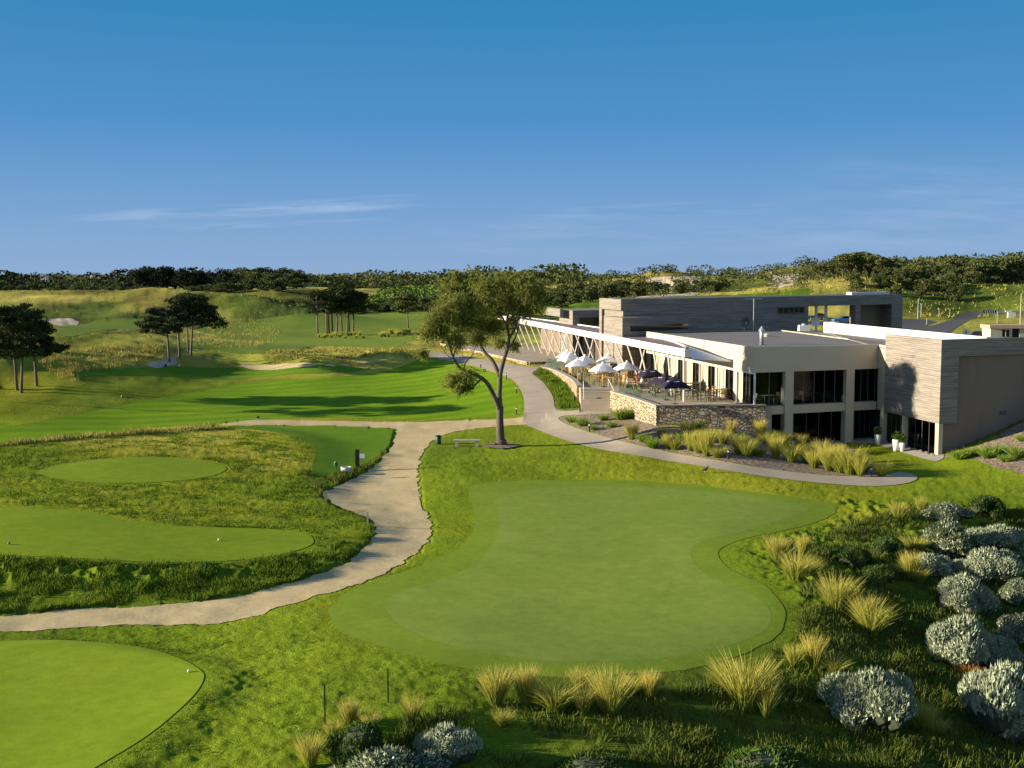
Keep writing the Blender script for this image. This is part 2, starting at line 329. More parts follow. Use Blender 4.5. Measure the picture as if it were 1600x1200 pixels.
class MB:
    def __init__(s): s.v=[];s.f=[]
    def poly(s,pts,faces):
        n=len(s.v);s.v+= [tuple(map(float,p)) for p in pts];s.f+=[tuple(i+n for i in f) for f in faces];return s
    def prism(s,pts,z0,z1):
        """vertical prism over an XY outline; z0/z1 numbers or per-vertex lists"""
        pts=[tuple(p[:2]) for p in pts]
        A=sum(pts[i-1][0]*pts[i][1]-pts[i][0]*pts[i-1][1] for i in range(len(pts)))
        n=len(pts)
        a=[z0]*n if np.isscalar(z0) else list(z0);b=[z1]*n if np.isscalar(z1) else list(z1)
        if A<0: pts=pts[::-1];a=a[::-1];b=b[::-1]
        V=[(*p,z) for p,z in zip(pts,a)]+[(*p,z) for p,z in zip(pts,b)]
        fs=[tuple(range(n-1,-1,-1)),tuple(range(n,2*n))]+[(i,(i+1)%n,n+(i+1)%n,n+i) for i in range(n)]
        return s.poly(V,fs)
    def box(s,c,d,rz=0,taper=1):
        x,y,z=c;dx,dy,dz=d[0]/2,d[1]/2,d[2]/2;ca,sa=math.cos(rz),math.sin(rz);V=[]
        for k,t in ((-1,1),(1,taper)):
            for i,j in ((-1,-1),(1,-1),(1,1),(-1,1)):
                a,b=i*dx*t,j*dy*t;V.append((x+a*ca-b*sa,y+a*sa+b*ca,z+k*dz))
        return s.poly(V,[(3,2,1,0),(4,5,6,7),(0,1,5,4),(1,2,6,5),(2,3,7,6),(3,0,4,7)])
    def wall(s,p,q,t,z0,z1):
        """upright slab from p to q, thickness t to the left side of p->q"""
        p=np.array(p[:2]);q=np.array(q[:2]);d=(q-p)/np.linalg.norm(q-p);n=np.array([-d[1],d[0]])*t
        return s.prism([p,q,q+n,p+n],z0,z1)
    def tube(s,pts,rad,n=6,cap=True):
        pts=[np.array(p,float) for p in pts];rad=[rad]*len(pts) if np.isscalar(rad) else rad;V=[];u0=None
        for i,p in enumerate(pts):
            d=pts[min(i+1,len(pts)-1)]-pts[max(i-1,0)];d=d/(np.linalg.norm(d)+1e-9)
            r=np.array([0,0,1.]) if abs(d[2])<.9 else np.array([1.,0,0])
            if u0 is not None and np.linalg.norm(np.cross(d,u0))>.3: r=np.cross(u0,d)
            u=np.cross(d,r);u/=np.linalg.norm(u)+1e-9;w=np.cross(d,u)
            if u0 is not None and u@u0<0: u=-u;w=-w
            u0=u if u0 is None else u0*0+u
            for k in range(n):
                a=2*math.pi*k/n;V.append(p+rad[i]*(math.cos(a)*u+math.sin(a)*w))
        fs=[]
        for i in range(len(pts)-1):
            for k in range(n):
                a=i*n+k;b=i*n+(k+1)%n;fs.append((a,b,b+n,a+n))
        if cap: fs+=[tuple(range(n-1,-1,-1)),tuple(range((len(pts)-1)*n,len(pts)*n))]
        return s.poly(V,fs)
    def lathe(s,c,prof,n=12):
        V=[];fs=[]
        for r,z in prof:
            for k in range(n): a=2*math.pi*k/n;V.append((c[0]+r*math.cos(a),c[1]+r*math.sin(a),c[2]+z))
        for i in range(len(prof)-1):
            for k in range(n): a=i*n+k;b=i*n+(k+1)%n;fs.append((a,b,b+n,a+n))
        fs+=[tuple(range(n-1,-1,-1)),tuple(range((len(prof)-1)*n,len(prof)*n))]
        return s.poly(V,fs)
    def build(s,name,m,parent=None,smooth_=False,off=None):
        V=s.v
        if off is not None: V=[(a-off[0],b-off[1],c-off[2]) for a,b,c in V]
        return meshobj(name,V,s.f,m,parent,smooth_)
def copytree(o,loc=None,rz=None,scale=None,label=None,group=None):
    c=o.copy();COL.objects.link(c)
    if loc is not None:c.location=loc
    if rz is not None:c.rotation_euler=(0,0,rz)
    if scale is not None:c.scale=(scale,)*3 if np.isscalar(scale) else scale
    if label:c['label']=label
    if group:c['group']=group
    for ch in o.children:
        d=ch.copy();COL.objects.link(d);d.parent=c
        for g in ch.children:
            e=g.copy();COL.objects.link(e);e.parent=d
    return c
ORD=['first','second','third','fourth','fifth','sixth','seventh','eighth','ninth','tenth','eleventh','twelfth','thirteenth','fourteenth','fifteenth','sixteenth','seventeenth','eighteenth','nineteenth','twentieth','twenty-first','twenty-second','twenty-third','twenty-fourth','twenty-fifth','twenty-sixth','twenty-seventh','twenty-eighth','twenty-ninth','thirtieth']
ORD+=[t+'-'+o for t in ('thirty','forty','fifty') for o in ORD[:9]]+[] ;ORD=ORD[:39]+['fortieth']+ORD[39:48]+['fiftieth']+ORD[48:]
def ordl(i): return 'leftmost' if i==0 else ORD[i]+' from the left'

# ------------------------------------------------------------------ terrace outline and flattened footprints
DZ=2.8
TW=G([(1,1)])*0
A_=np.array(W(1178,543,7.4));B_=np.array(W(1010,518,7.4));C_=np.array(W(1373,538,7.4))
bdir=(B_-A_)/np.linalg.norm(B_-A_);adir=(C_-A_)/np.linalg.norm(C_-A_)
def L(a,b): return A_+adir*a+bdir*b
T1=np.array(W(1471.5,530.6,8.3));T2=np.array(W(1384,522,8.3));T3=np.array(W(1600,527.2,8.3));T3=T1+(T3-T1)*1.9
corner=np.array(W(1028,633.5,2.95));wr=L(1.5,-.45)
st_tr=np.array(W(954,607,2.8));st_tl=np.array(W(907,607,2.8));st_bl=np.array(W(908,640,1.4));st_br=np.array(W(972,641,1.4))
curve=[np.array(W(px,py,2.95)) for px,py in [(905,602.5),(898,594),(888,587.5),(876,581.5),(862,576),(848,573)]]
rw=[corner,np.array(W(990,621,2.95)),np.array(W(957,611.5,2.95))]
cw=[np.array(W(px,py,DZ)) for px,py in [(853,566.5),(826,567.5),(800,562),(770,555),(740,548.5),(712,542.5),(690,538)]]
DECK=np.array([wr,*rw,st_tr,st_tl,*curve,*cw,L(-4,80),L(2,82),L(14,75),L(30,60),L(30,27),L(1.1,27),L(1.1,.25)])
V1F=np.array([L(1.6,.0),L(13,0),L(30,2),L(30,-9),np.array(T1)+(T3-T1)*.9,T1+np.array([.4,.4]),T2+np.array([.3,0]),C_])
V1F=np.array([L(1.2,.1),C_,T2,T1+adir*.15+bdir*.15,T1+(T3-T1)*.95+bdir*.3,L(40,25),L(2,25)])
NOTCH=np.array([st_br,st_tr,st_tl,st_bl])
s=sdf(gx,gy,DECK,8);gh=np.where(s<-.12,np.minimum(gh,2.4),gh)
s=sdf(gx,gy,V1F,8);gh=np.where(s<-.05,np.minimum(gh,-.55+.0*gh),gh)
s=sdf(gx,gy,NOTCH,8);gh=np.where(s<.05,np.minimum(gh,1.2),gh)
# ------------------------------------------------------------------ terrain mesh + sheets cut from the same grid
idx=np.arange(NA*ND).reshape(ND,NA)
quads=np.stack([idx[:-1,:-1],idx[:-1,1:],idx[1:,1:],idx[1:,:-1]],-1).reshape(-1,4)
TV=np.stack([gx,gy,gh],-1)
# regional ground cover colour (dry gold / scrub / mown green), plus painted shade on dune flanks
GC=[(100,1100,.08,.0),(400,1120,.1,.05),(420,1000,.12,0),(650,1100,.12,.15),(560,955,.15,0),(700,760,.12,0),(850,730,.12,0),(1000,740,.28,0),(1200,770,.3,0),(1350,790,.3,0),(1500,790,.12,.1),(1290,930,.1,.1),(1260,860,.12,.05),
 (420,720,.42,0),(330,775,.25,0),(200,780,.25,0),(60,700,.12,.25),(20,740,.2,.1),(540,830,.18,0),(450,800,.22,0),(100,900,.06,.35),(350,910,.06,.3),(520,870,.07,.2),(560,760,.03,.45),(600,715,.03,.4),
 (100,687,.8,0),(300,672,.8,0),(130,612,.12,.5),(60,600,.4,.1),(300,600,.1,.4),(200,555,.72,0),(60,545,.5,.1),(0,520,.4,.1),(150,530,.25,.1),(100,462,.75,0),(250,472,.5,0),(100,488,.12,.75),(60,492,.1,.8),(145,482,.1,.8),(175,494,.15,.6),(380,472,.05,.8),(435,478,.05,.8),(400,486,.08,.8),(350,474,.1,.5),(90,470,.45,.1),(215,484,.35,.2),(30,480,.2,.3),(250,455,.75,.05),(180,460,.5,.3),(50,470,.55,.2),(320,465,.3,.4),  # high second weights here paint the shade of the dune flanks into the colour
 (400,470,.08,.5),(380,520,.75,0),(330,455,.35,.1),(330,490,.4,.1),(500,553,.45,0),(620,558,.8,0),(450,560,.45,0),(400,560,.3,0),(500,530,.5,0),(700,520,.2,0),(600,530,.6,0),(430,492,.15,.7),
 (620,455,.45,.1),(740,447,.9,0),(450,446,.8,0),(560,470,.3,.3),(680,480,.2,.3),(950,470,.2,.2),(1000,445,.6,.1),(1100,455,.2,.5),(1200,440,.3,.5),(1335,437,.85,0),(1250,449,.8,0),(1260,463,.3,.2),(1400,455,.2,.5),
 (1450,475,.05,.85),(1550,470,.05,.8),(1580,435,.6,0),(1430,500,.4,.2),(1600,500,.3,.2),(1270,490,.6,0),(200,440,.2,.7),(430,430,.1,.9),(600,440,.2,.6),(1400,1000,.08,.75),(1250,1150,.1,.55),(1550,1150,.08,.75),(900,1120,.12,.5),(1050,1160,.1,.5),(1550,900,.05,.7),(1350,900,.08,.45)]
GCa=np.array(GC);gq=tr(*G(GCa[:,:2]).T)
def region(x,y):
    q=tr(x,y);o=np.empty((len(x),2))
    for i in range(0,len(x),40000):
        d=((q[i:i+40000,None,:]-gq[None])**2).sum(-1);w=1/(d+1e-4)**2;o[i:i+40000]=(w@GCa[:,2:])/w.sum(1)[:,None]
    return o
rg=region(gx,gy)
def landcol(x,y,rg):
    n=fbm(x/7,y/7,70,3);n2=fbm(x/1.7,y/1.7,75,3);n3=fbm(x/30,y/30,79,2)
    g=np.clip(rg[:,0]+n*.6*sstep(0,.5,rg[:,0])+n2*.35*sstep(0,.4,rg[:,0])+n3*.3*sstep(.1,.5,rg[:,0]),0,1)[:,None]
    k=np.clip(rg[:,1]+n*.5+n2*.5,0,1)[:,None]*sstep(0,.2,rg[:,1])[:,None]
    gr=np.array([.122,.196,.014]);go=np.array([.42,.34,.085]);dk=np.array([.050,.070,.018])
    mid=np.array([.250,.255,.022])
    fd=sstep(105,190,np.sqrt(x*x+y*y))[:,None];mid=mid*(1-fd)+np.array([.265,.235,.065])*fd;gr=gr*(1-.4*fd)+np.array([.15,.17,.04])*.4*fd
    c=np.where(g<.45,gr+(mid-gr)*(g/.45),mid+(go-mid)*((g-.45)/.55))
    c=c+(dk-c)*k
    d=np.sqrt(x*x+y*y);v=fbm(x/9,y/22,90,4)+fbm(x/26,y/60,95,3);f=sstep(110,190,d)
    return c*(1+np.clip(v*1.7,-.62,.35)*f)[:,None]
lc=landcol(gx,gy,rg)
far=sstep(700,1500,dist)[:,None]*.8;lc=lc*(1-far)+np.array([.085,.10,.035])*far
def setcol(o,c):
    a=o.data.attributes.new('Col','FLOAT_COLOR','POINT');a.data.foreach_set('color',np.concatenate([c,np.ones((len(c),1))],1).astype(np.float32).ravel())
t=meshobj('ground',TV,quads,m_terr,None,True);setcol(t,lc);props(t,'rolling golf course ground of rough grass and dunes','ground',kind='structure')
def sheet(name,key,off,mat_,label,cat='ground',sm=True):
    sd=SD[key];q=quads
    qs=sd[q];ins=(qs<0).all(1);cr=(~ins)&(qs<0).any(1)
    Q=q[ins];used=np.unique(Q) if len(Q) else np.array([],int)
    remap={};V=[];Fc=[]
    mp=np.full(NA*ND,-1);mp[used]=np.arange(len(used));V=list(map(tuple,(TV[used]+[0,0,off])))
    Fc=[tuple(f) for f in mp[Q]]
    ec={};vc={}
    def vid(i):
        if mp[i]>=0:return int(mp[i])
        if i not in vc: vc[i]=len(V);V.append((TV[i,0],TV[i,1],TV[i,2]+off))
        return vc[i]
    def eid(i,j):
        k=(min(i,j),max(i,j))
        if k not in ec:
            a,b=k;t_=sd[a]/(sd[a]-sd[b]);p=TV[a]*(1-t_)+TV[b]*t_;ec[k]=len(V);V.append((p[0],p[1],p[2]+off))
        return ec[k]
    for f in q[cr]:
        o=[]
        for n in range(4):
            i,j=int(f[n]),int(f[(n+1)%4])
            if sd[i]<0:o.append(vid(i))
            if (sd[i]<0)!=(sd[j]<0):o.append(eid(i,j))
        if len(o)>=3:Fc.append(tuple(o))
    if not Fc: print('EMPTY sheet',name);return None
    o=meshobj(name,np.array(V),Fc,mat_,None,sm);return props(o,label,cat,kind='structure')
sheet('fairway','fairway',.010,m_fair,'striped bright green fairway curving left of the concrete path')
sheet('fairway','apron',.010,m_apron,'mown apron ringing the big practice green')
sheet('putting_green','green',.0125,m_green,'large smooth practice green in front of the clubhouse')
sheet('putting_green','oval',.016,m_plain,'small oval green on the raised mound at left')
sheet('putting_green','plain',.016,m_plain,'long practice green above the dark grass bank')
sheet('putting_green','corner',.016,m_plain,'rounded green in the bottom left corner')
sheet('fairway','tee',.022,m_lawn,'narrow tee lawn behind the striped fairway')
sheet('fairway','midfair',.02,m_mid,'winding distant fairway among the pines')
sheet('fairway','leftfair',.03,m_mid,'small distant fairway between the left dunes')
sheet('lawn','lawn',.010,m_lawn,'dark green lawn beside the sand path junction')
sheet('lawn','clubgrass',.05,m_club,'bright grass knoll behind the clubhouse')
sheet('path','sand',.020,m_sand,'pale sand path winding from lower left to the tree')
sheet('path','cartpath',.03,m_sand,'thin sand track under the grassy mound')
sheet('path','concrete',.030,m_conc,'grey concrete path sweeping past the terrace walls')
sheet('garden_bed','mulch',.014,m_mulch,'mulched garden bed below the stone wall')
sheet('garden_bed','bankmulch',.014,m_mulch,'mulched bank at the right end of the clubhouse')
sheet('garden_bed','planter',.014,m_plantbed,'narrow planted strip below the curved stone wall')
sheet('pavement','pave',.036,m_pave,'paved strip at the lower clubhouse doors')
sheet('road','road',.02,m_road,'entrance road behind the clubhouse')
sheet('road','road2',.026,m_road,'asphalt road bending to the right')
sheet('bunker','bunker',.03,m_bunk,'sand bunker at the foot of three pines')
sheet('bunker','bunker2',.03,m_bunk,'sand bunker below the far left dune')
sheet('sand_hill','rearpath',.05,m_bunk,'bare sandy dune on the horizon')
sheet('sand_hill','sanddune',.05,m_bunk,'far sandy dune at the right')
print('terrain',time.time()-T0,len(TV))
# ------------------------------------------------------------------ world, sun
w=bpy.data.worlds.new('World');sc.world=w;w.use_nodes=True;nt=w.node_tree
bg=nt.nodes['Background'];sky=nt.nodes.new('ShaderNodeTexSky');sky.sky_type='NISHITA';sky.sun_disc=False
sky.sun_elevation=R(SUN_EL);sky.sun_rotation=R(270-SUN_TH);sky.air_density=1.0;sky.dust_density=.3;sky.ozone_density=2.5;sky.altitude=200
tc=nt.nodes.new('ShaderNodeTexCoord');sep=nt.nodes.new('ShaderNodeSeparateXYZ');link(nt,tc.outputs['Generated'],sep.inputs[0])
azn=math_(nt,'DIVIDE',sep.outputs[0],sep.outputs[1]);eln=math_(nt,'DIVIDE',sep.outputs[2],sep.outputs[1])
def win(v,a,b,c,d):
    m1=nt.nodes.new('ShaderNodeMapRange');m1.interpolation_type='SMOOTHSTEP'
    for i,x in zip((1,2),(a,b)): m1.inputs[i].default_value=x
    link(nt,v,m1.inputs[0]);m2=nt.nodes.new('ShaderNodeMapRange');m2.interpolation_type='SMOOTHSTEP'
    m2.inputs[1].default_value=c;m2.inputs[2].default_value=d;m2.inputs[3].default_value=1;m2.inputs[4].default_value=0;link(nt,v,m2.inputs[0])
    return math_(nt,'MULTIPLY',m1.outputs[0],m2.outputs[0])
def streak(ax,bx,sx,sy,th,seed,tilt,elr,azr,amt):
    el2=math_(nt,'SUBTRACT',eln,math_(nt,'MULTIPLY',azn,tilt))
    cmb=nt.nodes.new('ShaderNodeCombineXYZ');link(nt,math_(nt,'MULTIPLY',azn,sx),cmb.inputs[0]);link(nt,math_(nt,'MULTIPLY',el2,sy),cmb.inputs[1]);cmb.inputs[2].default_value=seed
    n=noise(nt,cmb.outputs[0],1,7,.62);m=nt.nodes.new('ShaderNodeMapRange');m.inputs[1].default_value=th;m.inputs[2].default_value=th+.3;link(nt,n,m.inputs[0])
    r=math_(nt,'MULTIPLY',m.outputs[0],win(el2,*elr));r=math_(nt,'MULTIPLY',r,win(azn,*azr));return math_(nt,'MULTIPLY',r,amt)
cl=streak(0,0,9,130,.40,3.1,.055,(.056,.0625,.066,.071),(-.39,-.25,-.12,-.06),.55)
cl=math_(nt,'ADD',cl,streak(0,0,8,110,.44,8.3,.04,(.044,.047,.049,.054),(-.34,-.25,-.16,-.08),.35))
cl=math_(nt,'ADD',cl,streak(0,0,8,110,.42,1.7,.03,(.040,.046,.050,.056),(-.02,.06,.15,.26),.3))
cl=math_(nt,'ADD',cl,streak(0,0,6,60,.42,5.7,.0,(.012,.025,.035,.05),(-.1,.0,.3,.5),.22))
cl=math_(nt,'ADD',cl,streak(0,0,7,60,.45,6.9,-.02,(.03,.05,.075,.11),(.2,.3,.5,.6),.22))
upz=math_(nt,'MAXIMUM',sep.outputs[2],0.)
grad=ramp(nt,upz,[(0.0,(.235,.400,.665)),(.045,(.165,.345,.640)),(.12,(.062,.262,.580)),(.23,(.015,.212,.465)),(.5,(.022,.150,.400)),(1.,(.018,.11,.32))])
grad=mix(nt,1.,grad,(SKYK,SKYK,SKYK),'MULTIPLY')
skc=mix(nt,.05,grad,sky.outputs[0])
bk=nt.nodes.new('ShaderNodeMapRange');bk.interpolation_type='SMOOTHSTEP';bk.inputs[1].default_value=.1;bk.inputs[2].default_value=-.7;bk.inputs[4].default_value=.38;link(nt,sep.outputs[1],bk.inputs[0])  # paler sky added behind the camera as fill for the shaded fronts
skc=mix(nt,bk.outputs[0],skc,(.62*SKYK,.70*SKYK,.80*SKYK))
fin=mix(nt,cl,skc,(.62*SKYK,.72*SKYK,.86*SKYK))
link(nt,fin,bg.inputs['Color']);bg.inputs['Strength'].default_value=.1
sl=bpy.data.lights.new('sun','SUN');so=bpy.data.objects.new('sun',sl);COL.objects.link(so);sl.energy=5;sl.angle=R(.5);sl.color=(1,.87,.66)
th=R(SUN_TH);el=R(SUN_EL)
from mathutils import Vector
so.rotation_euler=Vector((math.cos(el)*math.cos(th),math.cos(el)*math.sin(th),-math.sin(el))).to_track_quat('-Z','Y').to_euler();so.location=(-30,-10,30)
sc.view_settings.view_transform='Standard';sc.view_settings.look='None';sc.view_settings.exposure=EXPO;sc.view_settings.gamma=1
# ------------------------------------------------------------------ building materials
def timber(name,c1,c2,board=.14):
    m,nt,b=newmat(name);v=coord(nt,(.35,.35,1));f=noise(nt,coord(nt,(.25,.25,7.2)),1.,3,.6);f2=noise(nt,coord(nt,(1.2,1.2,22)),1.,4,.7)
    sx=nt.nodes.new('ShaderNodeSeparateXYZ');link(nt,coord(nt),sx.inputs[0])
    saw=math_(nt,'FRACT',math_(nt,'DIVIDE',sx.outputs[2],board));g=math_(nt,'LESS_THAN',saw,.14)
    c=ramp(nt,f,[(.3,c2),(.68,c1)]);c=mix(nt,.65,c,ramp(nt,f2,[(.3,(.5,.48,.45)),(.65,(1,1,1))]),'MULTIPLY')
    c=mix(nt,math_(nt,'MULTIPLY',g,.55),c,(.04,.035,.03));link(nt,c,b.inputs['Base Color']);b.inputs['Roughness'].default_value=.85;b.inputs['Specular IOR Level'].default_value=.2
    bump(nt,b,math_(nt,'SUBTRACT',1.,g),.6,.02);return m
m_tim=timber('weathered timber boards',(.37,.325,.275),(.20,.18,.155))
m_rend=basic('cream render',(.54,.46,.335),(.50,.425,.305),.4,.85,detail=6)
m_cream=basic('cream wall panel',(.50,.45,.33),(.45,.40,.29),.6,.85)
m_plast=basic('taupe render',(.225,.17,.13),(.17,.13,.10),.5,.85,stretch=(1,1,.25),detail=6)
m_white=basic('white painted steel',(.70,.66,.62),(.66,.62,.58),1,.45)
m_roof=basic('grey membrane roof',(.20,.185,.17),(.16,.15,.135),.25,.85,detail=7)
m_canroof=basic('brown metal roofing',(.26,.195,.185),(.20,.15,.14),.6,.6,stretch=(1,.2,1))
m_brown=basic('brown timber lining',(.13,.075,.045),(.085,.05,.03),1,.7,stretch=(1,1,6))
m_dark=basic('dark interior wall',(.03,.027,.025),(.02,.018,.016),1,.9)
m_metal=basic('galvanised metal',(.5,.52,.55),(.4,.42,.45),3,.4,metal=.6)
m_shade=basic('white awning sheet',(.72,.76,.80),(.66,.70,.74),.5,.5)
def glassmat(name,tint,mixf):
    m,nt,b=newmat(name);nt.nodes.remove(b);out=[n for n in nt.nodes if n.type=='OUTPUT_MATERIAL'][0]
    g=nt.nodes.new('ShaderNodeBsdfGlossy');g.inputs['Roughness'].default_value=.03;g.inputs['Color'].default_value=(.55,.58,.6,1)
    t=nt.nodes.new('ShaderNodeBsdfTransparent');t.inputs['Color'].default_value=(*tint,1)
    fr=nt.nodes.new('ShaderNodeFresnel');fr.inputs[0].default_value=1.5;mx=nt.nodes.new('ShaderNodeMixShader')
    ge=nt.nodes.new('ShaderNodeNewGeometry');link(nt,math_(nt,'MULTIPLY',math_(nt,'ADD',fr.outputs[0],mixf),math_(nt,'SUBTRACT',1.,ge.outputs['Backfacing'])),mx.inputs[0]);link(nt,t.outputs[0],mx.inputs[1]);link(nt,g.outputs[0],mx.inputs[2]);link(nt,mx.outputs[0],out.inputs[0]);return m
m_glass=glassmat('tinted window glass',(.35,.38,.38),-.012)
m_bal=glassmat('clear balustrade glass',(.78,.90,.85),.0)
m_dglass,_nt,_b=newmat('dark window glass');_b.inputs['Base Color'].default_value=(.008,.009,.010,1);_b.inputs['Roughness'].default_value=.06;_b.inputs['Specular IOR Level'].default_value=.4
m_frame=basic('bronze window frame',(.10,.10,.10),(.08,.08,.08),1,.4)
def stonemat():
    m,nt,b=newmat('rubble stone');v=coord(nt,(1,1,1.35))
    def vor(f):
        n=nt.nodes.new('ShaderNodeTexVoronoi');n.feature=f;n.inputs['Scale'].default_value=2.9;link(nt,v,n.inputs['Vector']);return n
    a=vor('F1');e=vor('DISTANCE_TO_EDGE');sx=nt.nodes.new('ShaderNodeSeparateColor');link(nt,a.outputs['Color'],sx.inputs[0])
    c=ramp(nt,sx.outputs[0],[(.0,(.36,.23,.13)),(.3,(.58,.42,.24)),(.6,(.66,.52,.33)),(.85,(.45,.36,.27)),(1.,(.70,.60,.44))])
    n=noise(nt,v,9,4);c=mix(nt,.4,c,ramp(nt,n,[(.3,(.55,.5,.45)),(.65,(1,1,1))]),'MULTIPLY')
    j=math_(nt,'LESS_THAN',e.outputs[0],.045);c=mix(nt,j,c,(.14,.10,.07));link(nt,c,b.inputs['Base Color']);b.inputs['Roughness'].default_value=.95
    r=nt.nodes.new('ShaderNodeMapRange');r.inputs[2].default_value=.14;link(nt,e.outputs[0],r.inputs[0]);bump(nt,b,math_(nt,'ADD',r.outputs[0],math_(nt,'MULTIPLY',n,.5)),1,.14);return m
m_stone=stonemat()
# ------------------------------------------------------------------ clubhouse
CH=empty('clubhouse',(A_[0],A_[1],0),'long modern clubhouse with grey timber boxes, cream dining wing and white canopy','building')
OFF=(A_[0],A_[1],0)
def part(mb,name,m,parent=CH,label=None,sm=False):
    o=mb.build(name,m,parent,sm,OFF)
    if label:o['label']=label
    return o
def at(p,q,px,py=560):
    r=ray(px,py);k=r[0]/r[1];p=np.array(p[:2]);q=np.array(q[:2]);t=(k*p[1]-p[0])/((q[0]-p[0])-k*(q[1]-p[1]));return p+(q-p)*t
def zat(p,py,px=800): r=ray(px,py);return CZ+r[2]/r[1]*p[1]
def v2(*a): return np.array(a,float)
n2=lambda d:np.array(d)/np.linalg.norm(d)
back=L(0,25);LA=np.linalg.norm(C_-A_)
ZT=7.4;ZB=5.46
# dining wing: roof, fascias, columns, bands
p=[L(.3,.3),L(LA-.0,.3),T2+bdir*.3,T1+adir*9+bdir*34,L(.3,27)]
part(MB().prism(p,7.12,7.22),'roof',m_roof,label='flat grey membrane roof of the dining wing')
part(MB().prism([A_,C_,L(LA,.3),L(.3,.3),L(.3,26.5),L(0,26.5)],ZB,ZT),'fascia',m_rend)
part(MB().prism([L(.3,.3),L(LA,.3),T2+bdir*.6,L(LA+12,26),L(.3,26.5)],ZB+.02,ZB+.12),'ceiling',m_rend)
# thin raised joint line crossing the roof
q0=np.array(W(1213,515.5,7.25));q1=np.array(W(1370,536,7.25));part(MB().wall(q0,q1,.12,7.2,7.30),'roof_upstand',m_rend)
q0=np.array(W(1098,527.5,7.25));q1=np.array(W(1186,517,7.25))
for (l0,l1) in ((1225,1240),(1320.5,1335)):
    pc=at(A_,C_,l1,560);o=part(MB().prism([pc-adir*.72+(-bdir)*.04,pc-(-bdir)*-.04-bdir*.08,pc+bdir*.75,pc-adir*.72+bdir*.75],-.7,ZB+.01),'column',m_rend)
c1=at(A_,C_,1239,560);c2=at(A_,C_,1335,560)
part(MB().prism([L(1.2,.12),L(LA,.12),L(LA,.6),L(1.2,.6)],2.16,2.80),'floor_band',m_rend)
part(MB().prism([L(.7,.45),L(LA+.1,.45),L(LA+12,26),L(.7,26)],2.55,2.79),'upper_floor',m_dark)
part(MB().prism([L(1.5,.8),L(LA+.1,.8),L(LA+12,26),L(1.5,26)],-.5,-.32),'lower_floor',m_pave)
part(MB().wall(L(LA+3,7.0),L(1,7.0),.2,-.4,ZB).wall(L(1.3,6.9),L(1.3,1.3),.2,-.4,2.5).wall(L(LA+.35,.0),L(LA+.35,6.98),-.1,-.4,ZB),'inner_wall',m_dark)
# front glazing, upper and lower
def glaze(p,q,z0,z1,n,name='window',m=m_glass,fw=.05,par=CH):
    p=v2(*p);q=v2(*q);o=part(MB().wall(p,q,.02,z0,z1),name,m,par)
    fm=MB()
    for k in range(n+1):
        c=p+(q-p)*(k/n);d=n2(q-p);fm.wall(c-d*fw/2+np.array([d[1],-d[0]])*.03,c+d*fw/2+np.array([d[1],-d[0]])*.03,.1,z0,z1)
    d=n2(q-p);nn=np.array([d[1],-d[0]])*.031
    fm.wall(p+nn,q+nn,.098,z1-.06,z1-.001).wall(p+nn,q+nn,.098,z0+.001,z0+.06)
    fo=fm.build('frame',m_frame,o,False,OFF);return o
glaze(L(.3,.5),at(L(0,.5),L(LA,.5),1226),2.81,ZB,2)
glaze(at(L(0,.5),L(LA,.5),1240),at(L(0,.5),L(LA,.5),1321),2.81,ZB,5)
glaze(at(L(0,.5),L(LA,.5),1335),L(LA,.5),2.81,ZB,3)
glaze(L(1.6,.95),at(L(0,.95),L(LA,.95),1228),-.35,2.16,1)
glaze(at(L(0,.95),L(LA,.95),1242),at(L(0,.95),L(LA,.95),1320),-.35,2.16,4)
glaze(at(L(0,1.5),L(LA,1.5),1337),L(LA+.2,1.5),-.35,2.16,3)
# left flank of the dining wing: slim posts, cream fins, dark glass
for i,px in enumerate([1022,1045,1069,1092,1119,1150,1177.3]):
    c=at(A_,B_,px,590);part(MB().box((c[0]+.1,c[1],(DZ+ZB)/2),(.13,.13,ZB-DZ)),'slim_post',m_white)
fl0=L(.62,0);fl1=L(.62,27);prev=at(fl0,fl1,1166,590)
bays=[at(fl0,fl1,x,590) for x in (1172,1146,1117,1092,1069,1046,1024,1008)]
for i in range(len(bays)-1):
    a,b=bays[i],bays[i+1]
    mid=a+(b-a)*.40
    glaze(mid,a,DZ,ZB,2)
    part(MB().wall(b,mid,.12,DZ,ZB),'wall_panel',m_cream)
part(MB().wall(L(.0,.02),L(.0,26.4),-.12,ZB-.13,ZB-.01),'soffit_edge',m_white)
# ---- timber box at right end
n1=n2(T3-T1);bk=bdir
tb=MB().prism([T1,T2,T2+adir*.3,T1+adir*.3+bdir*.28],2.2,8.3)
part(tb,'timber_wall',m_tim,label='sunlit weathered board wall facing left')
rx=at(T1,T3,1497,600);rx2=at(T1,T3,1498,600)
part(MB().prism([T1+n1*.3,rx,rx+bk*.28,T1+n1*.3+bk*.28],2.17,7.05).prism([T1+n1*.3,T3,T3+bk*.28,T1+n1*.3+bk*.28],7.06,8.3).prism([T1+n1*.0,T1+n1*.299,T1+n1*.299+bk*.279,T1+bk*.28+adir*.301],2.21,8.298),'timber_wall',m_tim,label='shaded board surround facing the lawn')
part(MB().wall(T1+bk*.27+n1*.1,T3+bk*.27,.3,-.8,7.1),'rendered_wall',m_plast)
lv=at(T1+bk*.27,T3+bk*.27,1566,660);part(MB().box((lv[0],lv[1]-.02,2.7),(.55,.1,.28),math.atan2(n1[1],n1[0])),'wall_vent',m_frame)
# connector and upper plaster between wing and box
part(MB().prism([C_+bdir*.0,T2,T2+adir*.3,C_+adir*.3],2.2,ZT-.01),'connector_wall',m_rend)
